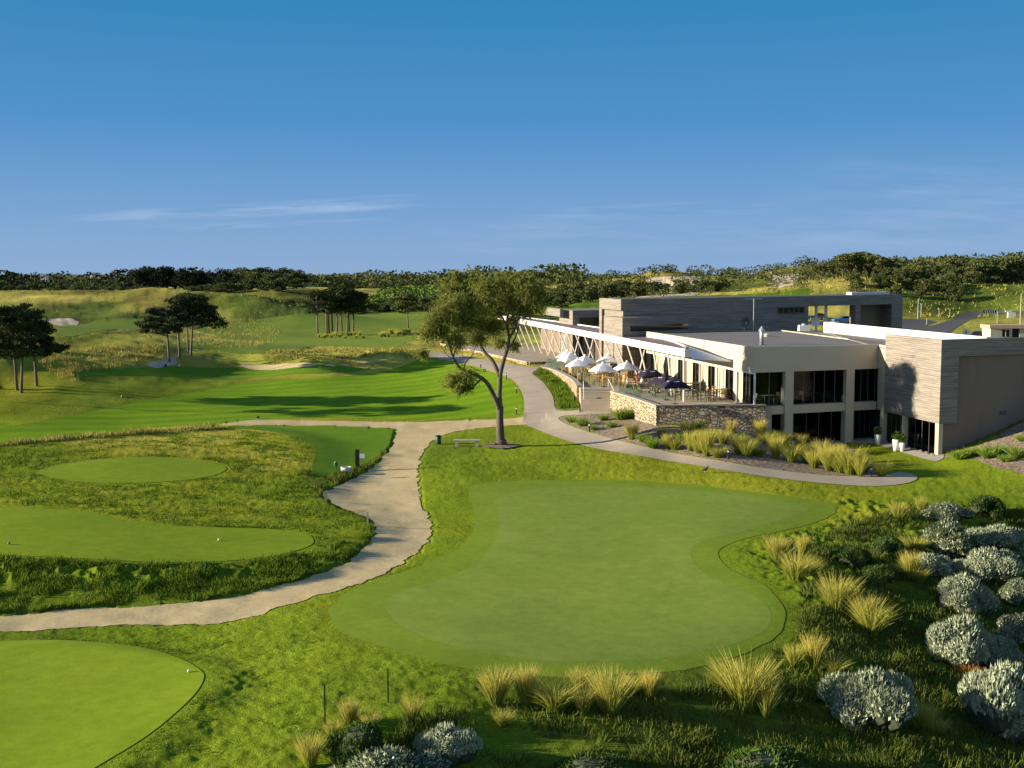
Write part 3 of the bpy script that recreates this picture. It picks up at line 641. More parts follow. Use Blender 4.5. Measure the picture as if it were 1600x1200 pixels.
# base storey, left face: piers and glass doors
lb=lambda px:at(T1+bdir*.02,T2,px,690)
part(MB().wall(lb(1374),C_,.35,-.6,2.2) if False else MB().box((*(lb(1377)+adir*.17),.8),(.35,.5,2.8),math.atan2(bdir[1],bdir[0])-R(90)),'pier',m_rend)
part(MB().box((*(lb(1411)+adir*.17),.8),(.35,.42,2.8),math.atan2(bdir[1],bdir[0])-R(90)),'pier',m_rend)
part(MB().box((*(T1+bdir*.22+adir*.17),.7),(.34,.44,2.99),math.atan2(bdir[1],bdir[0])-R(90)),'pier',m_rend)
glaze(lb(1381)+adir*.3,lb(1409)+adir*.3,-.4,2.2,4,'door',m_glass)
glaze(lb(1414)+adir*.3,lb(1458)+adir*.3,-.4,2.2,4,'door',m_glass)
part(MB().wall(T1+adir*4+bdir*1,T2+adir*4+bdir*2,.2,-.5,2.2),'inner_wall',m_dark)
part(MB().prism([T1+adir*.3+bdir*.3,T2+adir*.3,T2+adir*6,T1+adir*6+bdir*.5],2.2,2.4),'ceiling',m_rend)
part(MB().prism([T1+adir*.3+bdir*.3,T2+adir*.3,T2+adir*6,T1+adir*6+bdir*.5],-.6,-.4),'lower_floor',m_pave)
# box roof well and far white upstand
u0=np.array(W(1287,503,8.3));u1=np.array(W(1542,526.6,8.3))
part(MB().wall(u0,u1,.3,6.9,8.3),'white_upstand',m_white)
part(MB().prism([T1+bk*.3+n1*.3,T2+adir*.3,T2+adir*.3+bdir*3,u0,u1],7.22,7.3),'roof',m_roof)
# ---- upper timber box (long)
ZU=10.5
U1=np.array(W(970.2,467.5,ZU));U0=np.array(W(936.5,465.7,ZU));U2=np.array(W(1411,460,ZU));du=U0-U1;uu=n2(U2-U1)
uo=at(U1,U2,1263.5,480);zo=zat(uo,478.5)
ur=at(U1,U2,1337,480);ur2=at(U1,U2,1345,480);ur3=at(U1,U2,1393.5,480)
mbx=MB()
mbx.prism([U1+uu*.3,uo,uo+du,U0+uu*.3],2.8,ZU)          # solid part
um=MB().prism([uo,U2,U2+du,uo+du],zo,ZU)                   # beam over the drive-through
um.prism([ur,ur2,ur2+du*.12,ur+du*.12],2.8,zo-.003)
um.prism([ur3,U2,U2+du,ur3+du],2.8,zo-.003)
part(mbx,'timber_wall',m_tim,label='long shaded board wall above the roof')
part(um,'carport_frame',m_tim)
part(MB().wall(ur2+du*.35,ur3+du*.35,.2,2.8,zo-.01),'carport_wall',m_plast)
part(MB().prism([U1+du*.0+uu*.0,U1+uu*.299,U0+uu*.299,U0],zat(U1,485),ZU-.003).prism([U0+(U1-U0)*.12,U0,U0+uu*.3,U0+(U1-U0)*.12+uu*.3],DZ,zat(U1,485)-.003),'portal_frame',m_tim,label='sunlit end frame of the long box')
wz0,wz1=zat(at(U1,U2,1235,485),489),zat(at(U1,U2,1235,485),480.5)
nf=np.array([uu[1],-uu[0]])
w0=at(U1,U2,1215.5,485);w1=at(U1,U2,1256,485);wo=part(MB().wall(w1+nf*.02,w0+nf*.02,-.03,wz0,wz1) if False else MB().prism([w0+nf*.03,w1+nf*.03,w1,w0],wz0,wz1),'window',m_dglass)
fm=MB()
for k in range(6): c=w0+(w1-w0)*k/5;fm.prism([c-uu*.07+nf*.06,c+uu*.07+nf*.06,c+uu*.07-nf*.01,c-uu*.07-nf*.01],wz0,wz1)
fm.prism([w0-uu*.07+nf*.065,w1+uu*.07+nf*.065,w1+uu*.07-nf*.012,w0-uu*.07-nf*.012],wz1-.01,wz1+.1).prism([w0-uu*.07+nf*.065,w1+uu*.07+nf*.065,w1+uu*.07-nf*.012,w0-uu*.07-nf*.012],wz0-.1,wz0+.01);fm.build('frame',m_frame,wo,False,OFF)
for px in (1275,1290.5):
    c=at(U1+du*.15,U2+du*.15,px,490);part(MB().box((c[0],c[1],(2.8+zo)/2),(.28,.28,zo-2.8)),'column',m_white)
part(MB().prism([at(U1,U2,1344,462)+du*.3,U2+du*.3-uu*1,U2+du*.5-uu*1,at(U1,U2,1344,462)+du*.5],ZU,ZU+.3),'roof_light',m_white)
# block in the dip, in front of the long box
e1=at(U1,U1+bdir,972,500);zb=8.75
b1=np.array(W(972.6,496.5,zb));b0=np.array(W(943.5,493.8,zb));b2=np.array(W(1084,494.5,zb))
b2=at(b1,b1+uu,1076,500)
part(MB().prism([b1,b2,b2+bdir*4,b0+uu*.2,b0],DZ,zb),'timber_block',m_tim,label='low sunlit board block beside the canopy')
s0=at(b1-bdir*.02,b2-bdir*.02,985,510);s1=at(b1,b2,1075,510)
zz1=zat(s0,509);zz0=zat(s0,518)
part(MB().prism([s0+nf*.03,s1+nf*.03,s1-nf*.0,s0-nf*.0],zz0,zz1),'window',m_dglass)
# far lower box
ZF=8.6;f1=np.array(W(894.8,485.3,ZF));f0=np.array(W(874,483,ZF));f2=at(f1,f1+uu,940,490)
part(MB().prism([f1,f2+uu*3,f2+uu*3+bdir*7,f0],DZ,ZF),'timber_block',m_tim,label='far board block behind the canopy')
w0=at(f1,f2,905.5,500);w1=at(f1,f2,937,500);part(MB().prism([w0+nf*.03,w1+nf*.03+uu*1,w1+uu*1,w0],zat(f1,509),zat(f1,496.5)),'window',m_dglass)
g0=np.array(W(857.8,480.3,8.75));g1=np.array(W(880,482.8,8.75));part(MB().wall(g1,g0,.4,zat(g1,495),8.75),'blade_wall',m_tim,label='projecting board blade at the far end')
# inner facade under the canopy (dark glass, brown lining, cream panels)
pl0=L(.9,26);pl1=L(.9,80);fac=lambda px:at(pl0,pl1,px,550)
def fw(pxa,pxb,m,name,z1=6.2,sink=0):
    a,b=fac(pxa),fac(pxb);return part(MB().wall(b+adir*sink,a+adir*sink,.2,DZ,z1),name,m)
fw(1010,972,m_dglass,'glass_wall');fw(972,958,m_brown,'lining_panel');fw(958,938,m_dglass,'glass_wall',sink=.3);fw(938,930,m_brown,'lining_panel');fw(930,896,m_dglass,'glass_wall',sink=.3);fw(896,880,m_brown,'lining_panel');fw(880,874,m_rend,'wall_panel');fw(874,845,m_plast,'rendered_wall')
a=at(L(.7,26),L(.7,80),943,540);b=at(L(.7,26),L(.7,80),973,540);part(MB().wall(a,b,-.3,5.0,6.3),'timber_panel',m_tim)
a=at(L(.7,26),L(.7,80),878,520);b=at(L(.7,26),L(.7,80),896,525);part(MB().wall(a,b,-.3,4.9,6.2),'timber_panel',m_tim)
for px in (1000,985,965,950,920,905): c=fac(px);part(MB().box((c[0]-.12,c[1],4.4),(.1,.1,3.2)),'mullion',m_white)
# ---- canopy
k0=np.array(W(1070,545.5,7.05));k1=np.array(W(774,491,7.05));kd=n2(k1-k0);kn=np.array([kd[1],-kd[0]])
LK=np.linalg.norm(k1-k0)
CAN=part(MB().wall(k0,k1,-.18,6.42,7.05).wall(k0+kn*.179,k0+kn*.55,.16,6.43,7.04) ,'canopy',m_white)
def sub(mb,name,m,par): return mb.build(name,m,par,False,OFF)
def kp(s,o): return k0+kd*s+kn*o
rin=[kp(.4,.2),kp(6,2.2),kp(18,4.4),kp(34,4.6),kp(60,3.6),kp(LK-.2,2.0),kp(LK-.2,.2)]
sub(MB().prism(rin,6.78,6.86),'roof_sheet',m_canroof,CAN)
em=MB()
for i in range(5): em.wall(rin[i],rin[i+1],.16,6.72,6.98)
sub(em,'inner_gutter',m_white,CAN)
sub(MB().prism(rin,6.5,6.56),'soffit',m_canroof,CAN)
for i in range(19):
    s=.5+4*i
    if s>LK-1:break
    lean=min(1.5,.075*s)
    a=kp(s,.1);b=kp(s,.1+lean);zb_=DZ
    sub(MB().tube([(b[0],b[1],zb_),(a[0],a[1],6.45)],.085,6),'slanted_post',m_white,CAN)
for i in range(8):
    s=14+6.5*i;a=kp(s,3.2);b=kp(s,2.3);sub(MB().tube([(b[0],b[1],DZ),(a[0],a[1],6.5)],.07,6),'inner_post',m_white,CAN)
# pale awning between the canopy and the dining wing
aw=[(*kp(.1,.6),6.35),(*L(-.02,4.3),6.05),(*L(-.02,25.5),7.15),(*kp(19,4.5),6.95),(*kp(6,2.4),6.8)]
mb=MB();n=len(aw);mb.poly(aw+[(x,y,z-.08) for x,y,z in aw],[tuple(range(n-1,-1,-1)),tuple(range(n,2*n))]+[(i,(i+1)%n,n+(i+1)%n,n+i) for i in range(n)])
part(mb,'awning',m_shade)
# ---- roof plant
def P3(px,py,z): x,y=W(px,py,z);return (x,y,z)
def thing1(mb,name,m,label,cat,loc,sm=False,group=None,parent=None):
    o=mb.build(name,m,parent,sm,loc)
    if parent is None:o.location=loc;props(o,label,cat,group)
    return o
c=P3(1190,539,7.22);fl=empty('flue',c,'galvanised roof flue with a conical cap near the roof edge','flue')
MB().lathe((0,0,0),[(.17,0),(.17,1.1),(.13,1.15)],12).build('pipe',m_metal,fl,True);MB().lathe((0,0,0),[(.26,1.1),(.28,1.2),(.03,1.55)],12).build('cap',m_metal,fl)
c=P3(1177,517,7.22);thing1(MB().tube([c,(c[0],c[1],c[2]+3.3)],.04,6).tube([(c[0]-.9,c[1],c[2]+3.25),(c[0]+.9,c[1],c[2]+3.25)],.03,5),'antenna_mast',m_metal,'thin antenna mast standing in front of the long timber wall','mast',c)
def dish(px,py,r,label,m):
    c=P3(px,py,7.22);t=empty('satellite_dish',c,label,'satellite dish',rz=R(200));mb=MB();pr=[];N=14
    V=[(0,0,0)];fs=[]
    for j in range(1,4):
        for k in range(N): a=2*math.pi*k/N;q=r*j/3;V.append((q*math.cos(a),.35*(q/r)**2*r,q*math.sin(a)))
    V=[(x,y,z+r+.35) for x,y,z in V]
    for k in range(N): fs.append((0,1+k,1+(k+1)%N))
    for j in range(2):
        for k in range(N): a=1+j*N+k;b=1+j*N+(k+1)%N;fs.append((a,a+N,b+N,b))
    fs+=[tuple(reversed(f)) for f in []]
    MB().poly(V,fs).build('dish',m,t,True);MB().tube([(0,-.05,0),(0,-.05,r+.3)],.05,6).build('stand',m_metal,t);MB().tube([(0,0,r*.5+.3),(0,r*.9,r+.35)],.03,5).build('arm',m_metal,t)
dish(1163,517,.5,'dark round satellite dish on the roof behind the mast',m_frame)
dish(1273,516,.5,'pale satellite dish at the start of the white upstand',m_white)
c=P3(1256,518,7.22);t=empty('air_unit',c,'small white air conditioning unit left of the pale dish','air unit');MB().box((0,0,.35),(1.1,.8,.6),0,.94).build('casing',m_white,t);MB().lathe((0,0,.65),[(.25,0),(.25,.12),(.1,.16)],12).build('fan_cap',m_metal,t)
c=P3(1303,515.5,7.22);t=empty('roof_vent',c,'beige bell shaped roof vent','vent');MB().lathe((0,0,0),[(.25,0),(.25,.3),(.55,.4),(.6,.8),(.35,.85)],14).build('hood',m_rend,t,True);MB().box((-.1,0,.03),(.8,.7,.06)).build('base',m_rend,t)
c=P3(1198,526,7.22);thing1(MB().lathe(c,[(.22,0),(.22,.12),(.35,.16),(.3,.26),(.1,.3)],10),'roof_vent',m_rend,'low flat vent just behind the flue','vent',c)
# ------------------------------------------------------------------ terrace, steps, stone walls
mb=MB().prism(DECK,-.8,DZ);o=mb.build('terrace',m_deck);props(o,'raised paved terrace beside the clubhouse','terrace',kind='structure')
def stonewall(line,t,z0,z1,label,side=-1):
    tdir=np.array(line);root=None
    for_=[];n=len(line)
    outer=[];inner=[]
    for i in range(n):
        d=n2(np.array(line[min(i+1,n-1)])-np.array(line[max(i-1,0)]));nn=np.array([-d[1],d[0]])*side
        outer.append(np.array(line[i]));inner.append(np.array(line[i])-nn*t)
    loc=(float(line[0][0]),float(line[0][1]),0);r=empty('stone_wall',loc,label,'retaining wall')
    a=MB();b=MB();zz=z0 if not np.isscalar(z0) else [z0]*n
    for i in range(n-1):
        a.prism([outer[i],outer[i+1],inner[i+1],inner[i]],-.8,z1-.08)
        g=.05;d=n2(outer[i+1]-outer[i]);nn=np.array([-d[1],d[0]])*side*g
        b.prism([outer[i]+nn,outer[i+1]+nn,inner[i+1]-nn,inner[i]-nn],z1-.079,z1)
    a.build('masonry',m_stone,r,False,loc);b.build('coping',m_pave,r,False,loc)
wend=at(corner,wr,1196,650)
def off(line,o):
    line=[np.array(p) for p in line];n=len(line);out=[]
    for i in range(n):
        d=n2(line[min(i+1,n-1)]-line[max(i-1,0)]);out.append(line[i]+np.array([-d[1],d[0]])*o)
    return out
stonewall(off([corner+np.array([-.02,-.02]),wend],-.2),.42,0,3.02,'dark shaded stone wall below the right end of the terrace',-1)
stonewall(off([*rw[::-1],corner+n2(corner-rw[1])*.2],-.2)[:],.42,0,3.0,'sunlit tan stone wall right of the terrace steps',-1)
stonewall(off(curve[::-1],-.2),.42,0,3.0,'curved sunlit stone wall left of the terrace steps',-1)
stonewall(off(cw[::-1][0:-1],-.22),.42,0,2.98,'long low stone wall beyond the path, behind the big tree',-1)
stonewall(off([cw[1],cw[0]],-.2),.42,0,2.96,'short dark stone wall where the path meets the terrace',-1)
NS=8;stp=MB()
for i in range(NS):
    t0=i/NS;a0=st_bl+(st_tl-st_bl)*t0;a1=st_br+(st_tr-st_br)*t0
    stp.prism([a0,a1,st_tr+(st_tr-st_br)*.02,st_tl+(st_tl-st_bl)*.02],.8 if i==0 else 1.4+(i)*(1.4/NS)-.001*i,1.4+(i+1)*(1.4/NS)-.005)
loc=(st_bl[0],st_bl[1],1.3);thing1(stp,'staircase',m_conc,'broad flight of concrete steps between the two sunlit stone walls','steps',loc)
def rail(a,b,label):
    a=np.array(a);b=np.array(b);t=empty('handrail',tuple(a),label,'handrail')
    MB().tube([(0,0,.9),tuple(b-a+np.array([0,0,.9]))],.03,6).build('rail',m_white,t)
    for q in (a,b): MB().tube([tuple(q-a),tuple(q-a+np.array([0,0,.9]))],.03,6).build('post',m_white,t)
rail((*(st_tl+v2(.25,-.2)),2.6),(*(st_bl+(st_tl-st_bl)*.45+v2(.25,0)),2.0),'white handrail on the left side of the steps')
rail((*(st_tr+v2(-.2,0)),2.75),(*(st_br+(st_tr-st_br)*.3+v2(-.25,0)),1.7),'white handrail on the right side of the steps')
def balus(line,label):
    loc=(line[0][0],line[0][1],DZ+.15);t=empty('glass_balustrade',loc,label,'balustrade')
    for i in range(len(line)-1):
        a=np.array(line[i]);b=np.array(line[i+1]);d=n2(b-a)
        MB().wall(a+d*.05,b-d*.05,.03,DZ+.12,DZ+1.05).build('pane',m_bal,t,False,loc)
        MB().box((a[0],a[1],DZ+.6),(.05,.05,1.0)).build('post',m_metal,t,False,loc)
balus(off(curve[::-1],.55),'glass balustrade along the curved wall left of the steps')
rr=[rw[2]+(rw[1]-rw[2])*k/3 for k in range(4)]
balus(off(rr,.6),'glass balustrade right of the steps')
# ------------------------------------------------------------------ umbrellas, furniture
m_umb=basic('white umbrella canvas',(.82,.81,.80),(.78,.77,.76),1,.9);m_navy=basic('navy umbrella canvas',(.022,.018,.040),(.015,.012,.03),1,.9)
m_wood=basic('golden oiled timber',(.60,.36,.14),(.44,.26,.10),2,.6,stretch=(1,1,5));m_woodd=basic('weathered green-grey timber',(.24,.23,.15),(.17,.165,.11),2,.8)
m_tan=basic('pale timber slats',(.55,.41,.22),(.45,.33,.17),2,.6)
def umbrella(loc,m,label,group,h,s,rz,mark=None):
    t=empty('umbrella',loc,label,'umbrella',group,rz);N=4;r=s/2*1.35
    V=[(0,0,h)];rim=[];sub_=4
    cs=[(r*math.cos(R(45+90*k)),r*math.sin(R(45+90*k)),h-.72) for k in range(4)]
    ring1=[];ring2=[]
    for k in range(4):
        a=np.array(cs[k]);b=np.array(cs[(k+1)%4])
        for j in range(4):
            f=j/4;p_=a+(b-a)*f;p_[2]+=.10*math.sin(math.pi*f);ring2.append(tuple(p_))
            q=p_*.5;q[2]=h-.30+.02*math.sin(math.pi*f);ring1.append(tuple(q))
    M_=16;V=[(0,0,h)]+ring1+ring2+[(x,y,z-.14) for x,y,z in ring2]
    fs=[(0,1+k,1+(k+1)%M_) for k in range(M_)]
    for j in range(2):
        for k in range(M_): a=1+j*M_+k;b=1+j*M_+(k+1)%M_;fs.append((a,a+M_,b+M_,b))
    MB().poly(V,fs).build('canopy',m,t)
    MB().tube([(0,0,0),(0,0,h-.02)],.035,6).build('pole',m_wood if m is m_umb else m_frame,t)
    MB().lathe((0,0,0),[(.3,0),(.3,.08),(.06,.12)],10).build('foot',m_frame,t)
    rb=MB()
    for c in cs: rb.tube([(0,0,h-.06),(c[0]*.97,c[1]*.97,c[2]-.03)],.018,4)
    rb.build('ribs',m_wood if m is m_umb else m_frame,t);MB().lathe((0,0,h-.02),[(.14,0),(.1,.08),(.02,.14)],8).build('finial',m,t)
    if mark:
        mk=MB()
        for k in range(4):
            a=R(90*k);ca,sa=math.cos(a),math.sin(a);rr_=r*.707*.55
            def T(u,v): rad=rr_+v;return (ca*rad-sa*u,sa*rad+ca*u,h-.30-(rad-rr_*.9)*.55*.72/(r*.707*.5)*.55+.035)
            for u0,u1,vv in ((-.22,-.12,0),(-.08,.02,.03),(.05,.2,-.01)): mk.poly([T(u0,vv-.05),T(u1,vv-.05),T(u1,vv+.06),T(u0,vv+.06)],[(0,1,2,3)])
        mk.build('logo_mark',mark,t)
    return t
UM=[(886.7,546.6,'farthest white umbrella, at the back left of the group'),(890.6,551,'white umbrella just in front of the farthest one'),(903,559.5,'nearest white umbrella on the left, closest to the curved wall'),
 (914,554.4,'white umbrella partly behind the nearest left one'),(942,566,'white umbrella just above the steps'),(950,553.5,'white umbrella farthest back in the middle'),(979.7,564,'rightmost of the white umbrellas on the terrace')]
upos=[]
for i,(px,py,lb_) in enumerate(UM):
    x,y=W(px,py,5.05);upos.append((x,y));umbrella((x,y,DZ),m_umb,lb_,'white cafe umbrellas on the terrace',2.2,2.05,R([10,25,12,30,18,8,22][i]))
NV=[(1016,573.5,'farthest of the three navy umbrellas'),(1040,583,'middle of the three navy umbrellas'),(1055,588.5,'nearest and rightmost of the three navy umbrellas')]
for i,(px,py,lb_) in enumerate(NV):
    x,y=W(px,py,5.0);upos.append((x,y));umbrella((x,y,DZ),m_navy,lb_,'navy umbrellas with white marks',2.15,2.15,R([15,35,5][i]),m_white)
def mk_chair(m):
    t=empty('cafe_chair',(0,0,-50),'','chair')
    MB().box((0,0,.44),(.5,.48,.04)).build('seat',m,t);mb=MB()
    for k in range(4): mb.box((0,.24,.58+.1*k),(.46,.03,.06))
    mb.box((-.24,.24,.68),(.04,.04,.5)).box((.24,.24,.68),(.04,.04,.5));mb.build('backrest',m,t)
    for sx in (-1,1):
        for sy in (-1,1): MB().box((sx*.23,sy*.21,.21),(.045,.045,.42)).build('leg',m,t)
        MB().box((sx*.25,0,.66),(.05,.5,.03)).box((sx*.25,-.22,.55),(.04,.04,.22)).build('armrest',m,t)
    return t
def mk_table(m):
    t=empty('cafe_table',(0,0,-50),'','table');mb=MB()
    for k in range(6): mb.box((-.4+.16*k,0,.73),(.145,.95,.035))
    mb.box((0,0,.70),(.85,.08,.03));mb.build('tabletop',m,t)
    for sx in (-1,1):
        for sy in (-1,1): MB().box((sx*.4,sy*.4,.355),(.06,.06,.71)).build('leg',m,t)
    return t
ch_g,ch_t,ch_d=mk_chair(m_wood),mk_chair(m_tan),mk_chair(m_woodd);tb_g,tb_t,tb_d=mk_table(m_wood),mk_table(m_tan),mk_table(m_woodd)
used=set()
def putc(src,x,y,rz,label,group,z=DZ):
    if src.name not in used:
        used.add(src.name);src.location=(x,y,z);src.rotation_euler=(0,0,rz);src['label']=label;src['group']=group;return src
    return copytree(src,(x,y,z),rz,None,label,group)
deckin=lambda x,y,mg=.7:sdf(np.array([x]),np.array([y]),DECK)[0]<-mg
rr_=random.Random(3);tabs=[]
for px,py in [(893,583),(905,588),(920,583),(935,588),(912,596),(930,600),(948,594),(962,588),(975,596),(958,602),(990,588),(1003,596),(985,606),(908,576),(925,576),(945,580),(1018,588),(1030,596),(900,579),(918,578),(940,595),(952,584),(967,581),(982,583),(915,603),(990,606),(1010,582),(925,607),(903,598),(942,606)]:
    x,y=W(px,py,DZ)
    if deckin(x,y): tabs.append((x,y,px))
for i,(x,y,px) in enumerate(sorted(tabs,key=lambda t:t[2])):
    g=i%3!=1;rz=rr_.uniform(-.4,.4)
    side=('beside the curved wall','by the steps','near the white umbrellas','near the navy umbrellas')[0 if px<915 else 2 if px<950 else 1 if px<995 else 3]
    putc(tb_g if g else tb_t,x,y,rz,'%s %s timber table %s, %s of the terrace tables'%('golden' if g else 'pale','square',side,ordl(i)),'timber tables on the terrace')
    for k in range(4):
        a=rz+math.pi/2*k+math.pi/2;dx,dy=.78*math.cos(a),.78*math.sin(a)
        if not deckin(x+dx,y+dy,.5):continue
        putc(ch_g if (g and k!=2) else ch_t,x+dx,y+dy,a-math.pi/2+rr_.uniform(-.2,.2),'timber armchair drawn up to a square table %s'%side,'timber chairs '+side)
# weathered bench tables near the right of the terrace
def mk_bench():
    t=empty('picnic_setting',(0,0,-50),'','bench table');mb=MB()
    for k in range(4): mb.box((0,-.27+.18*k,.74),(1.9,.16,.045))
    mb.build('tabletop',m_woodd,t)
    for s in (-1,1):
        MB().box((0,s*.78,.45),(1.8,.3,.05)).build('bench_seat',m_woodd,t);MB().box((s*.75,0,.36),(.09,1.7,.09)).box((s*.75,-.3,.37),(.09,.12,.72)).box((s*.75,.3,.37),(.09,.12,.72)).box((s*.75,.78,.22),(.09,.1,.42)).box((s*.75,-.78,.22),(.09,.1,.42)).build('trestle',m_woodd,t)
    return t
bs=mk_bench()
for i,(px,py,rz,lb_) in enumerate([(1012,613,.15,'grey-green bench table just inside the sunlit stone wall'),(1034,619,.12,'grey-green bench table behind the first canopy post'),(1075,612,.2,'grey-green bench table under the navy umbrellas'),(1097,612,.2,'grey-green bench table beside the cream wall panels')]):
    x,y=W(px,py,DZ);putc(bs,x,y,rz,lb_,'weathered bench tables on the terrace')
for i,(px,py) in enumerate([(1072,624),(1124,622),(1098,627)]):
    x,y=W(px,py,DZ)
    if not deckin(x,y,.6):continue
    putc(tb_d if i!=1 else tb_t,x,y,.2,['weathered small table by the first canopy post','pale small table by the last slim posts','weathered small table at the terrace edge'][i],'small tables at the terrace edge')
    for k in range(4):
        a=.2+math.pi/2*k;dx,dy=.78*math.cos(a),.78*math.sin(a)
        if deckin(x+dx,y+dy,.45):putc(ch_d if i!=1 else ch_t,x+dx,y+dy,a-math.pi/2,['weathered armchair around the small table by the first canopy post','pale armchair around the small table by the last slim posts','weathered armchair around the small table at the terrace edge'][i],'armchairs at the terrace edge %d'%i if False else ['armchairs by the first canopy post','armchairs by the last slim posts','armchairs at the terrace edge'][i])
# white dining chairs and tables behind the upper glass
m_wch=basic('white chair cover',(.75,.74,.72),(.7,.69,.67),2,.8);wch=mk_chair(m_wch);wtb=mk_table(m_wch)
for i,(a,b) in enumerate([(2.0,1.6),(4.2,1.7),(6.8,2.0),(8.8,1.8)]):
    q=L(a,b);putc(wtb,q[0],q[1],.3,'white dining table behind the upper front glass, %s'%ordl(i),'white dining tables indoors',2.79)
    for k in (0,2): putc(wch,q[0]+.75*math.cos(.3+math.pi/2*k),q[1]+.75*math.sin(.3+math.pi/2*k),.3+math.pi/2*k-math.pi/2,'white dining chair at the %s indoor table'%ordl(i),'white dining chairs at the %s indoor table'%ordl(i),2.79)
print('building',time.time()-T0)
# ------------------------------------------------------------------ vegetation
def leafmat(name,c1,c2,scale=1.2,tr_=.25):
    m,nt,b=newmat(name);v=coord(nt);f=noise(nt,v,scale,3,.6);g=nt.nodes.new('ShaderNodeNewGeometry')
    c=ramp(nt,f,[(.3,c1),(.7,c2)]);c=mix(nt,.5,c,ramp(nt,g.outputs['Random Per Island'],[(0,(.45,.45,.4)),(1,(1.15,1.15,1.1))]),'MULTIPLY')
    link(nt,c,b.inputs['Base Color']);b.inputs['Roughness'].default_value=.8;b.inputs['Specular IOR Level'].default_value=.1
    out=[n for n in nt.nodes if n.type=='OUTPUT_MATERIAL'][0];t=nt.nodes.new('ShaderNodeBsdfTranslucent');link(nt,c,t.inputs['Color'])
    mx=nt.nodes.new('ShaderNodeMixShader');mx.inputs[0].default_value=tr_;link(nt,b.outputs[0],mx.inputs[1]);link(nt,t.outputs[0],mx.inputs[2]);link(nt,mx.outputs[0],out.inputs[0]);return m
m_sheoak=leafmat('olive needle foliage',(.14,.165,.036),(.29,.305,.075),.5,.35)
m_pine=leafmat('dark pine foliage',(.028,.042,.014),(.055,.075,.024),.5,.1)
m_wood=leafmat('dark scrub foliage',(.045,.062,.020),(.11,.13,.042),.12,.1)
m_wood2=leafmat('olive scrub foliage',(.085,.105,.030),(.15,.165,.050),.12,.1)
m_cyp=leafmat('dark cypress foliage',(.012,.02,.012),(.03,.042,.02),.15,.05)
m_silver=leafmat('silver saltbush foliage',(.37,.43,.29),(.53,.58,.41),2.,.1)
m_shrub=leafmat('green shrub foliage',(.06,.12,.02),(.13,.21,.04),2.,.15)
m_bark=basic('grey bark',(.125,.105,.085),(.055,.045,.036),3,.95,stretch=(1,1,.35),bmp=.6,detail=8)
m_pbark=basic('pine bark',(.20,.16,.125),(.10,.08,.065),2,.95,stretch=(1,1,.3),bmp=.5)
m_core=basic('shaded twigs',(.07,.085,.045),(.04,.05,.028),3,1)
r_mid=lambda a,b:tuple((x+y)/2 for x,y in zip(a,b))
def bladmat(name,base_,tip,ht):
    m,nt,b=newmat(name);sx=nt.nodes.new('ShaderNodeSeparateXYZ');link(nt,coord(nt),sx.inputs[0]);g=nt.nodes.new('ShaderNodeNewGeometry')
    r=ramp(nt,math_(nt,'DIVIDE',sx.outputs[2],ht),[(0,base_),(.45,tuple((x+y)/2 for x,y in zip(base_,tip))),(1,tip)])
    oi=nt.nodes.new('ShaderNodeObjectInfo');r=mix(nt,math_(nt,'MULTIPLY',oi.outputs['Random'],.38),r,tuple(x*y for x,y in zip(r_mid(base_,tip),(.85,1.0,.7))))
    c=mix(nt,.5,r,ramp(nt,g.outputs['Random Per Island'],[(0,(.42,.36,.25)),(.25,(.8,.8,.7)),(1,(1.2,1.2,1.2))]),'MULTIPLY')
    link(nt,c,b.inputs['Base Color']);b.inputs['Roughness'].default_value=.7;b.inputs['Specular IOR Level'].default_value=.15
    out=[n for n in nt.nodes if n.type=='OUTPUT_MATERIAL'][0];t=nt.nodes.new('ShaderNodeBsdfTranslucent');link(nt,c,t.inputs['Color'])
    mx=nt.nodes.new('ShaderNodeMixShader');mx.inputs[0].default_value=.35;link(nt,b.outputs[0],mx.inputs[1]);link(nt,t.outputs[0],mx.inputs[2]);link(nt,mx.outputs[0],out.inputs[0]);return m
m_tuss=bladmat('golden tussock blades',(.17,.25,.025),(.68,.56,.14),1.15)
m_tussg=bladmat('green tussock blades',(.12,.24,.02),(.36,.42,.08),1.)
m_rust=bladmat('rusty dry blades',(.25,.12,.03),(.42,.22,.06),.7)
m_gblade=leafmat('long rough grass',(.09,.16,.012),(.175,.245,.02),.5,.3)
m_gblade2=leafmat('dark rough grass',(.08,.115,.018),(.17,.20,.035),.5,.3)
m_gold2=leafmat('mixed olive fescue',(.20,.21,.03),(.38,.34,.08),.12,.25)
m_gold=leafmat('dry fescue',(.26,.25,.05),(.44,.38,.11),.3,.25)
def unit(a): return a/(np.linalg.norm(a,axis=-1,keepdims=True)+1e-9)
def leaves(C,size,elong,dirs=None,spread=1.,r=rng):
    """many small quads: centres C, half size, elongation along dirs"""
    n=len(C);d=r.normal(size=(n,3))*spread
    if dirs is not None:d=d+dirs
    d=unit(d);q=unit(np.cross(d,r.normal(size=(n,3))));s=(np.asarray(size)*r.uniform(.6,1.25,n))[:,None]
    a=d*s*elong;b=q*s
    V=np.stack([C-a-b*.5,C-a*.2+b,C+a,C-a*.2-b],1).reshape(-1,3);return V
def quadobj(name,V,m,parent=None,loc=None):
    if loc is not None:V=V-np.array(loc)
    return meshobj(name,V,np.arange(len(V)).reshape(-1,4),m,parent)
def blob(c,rad,n,r=rng,shell=.45):
    d=unit(r.normal(size=(n,3)));k=(shell+(1-shell)*r.random(n)**.6)[:,None];return np.array(c)+d*k*np.array(rad),d
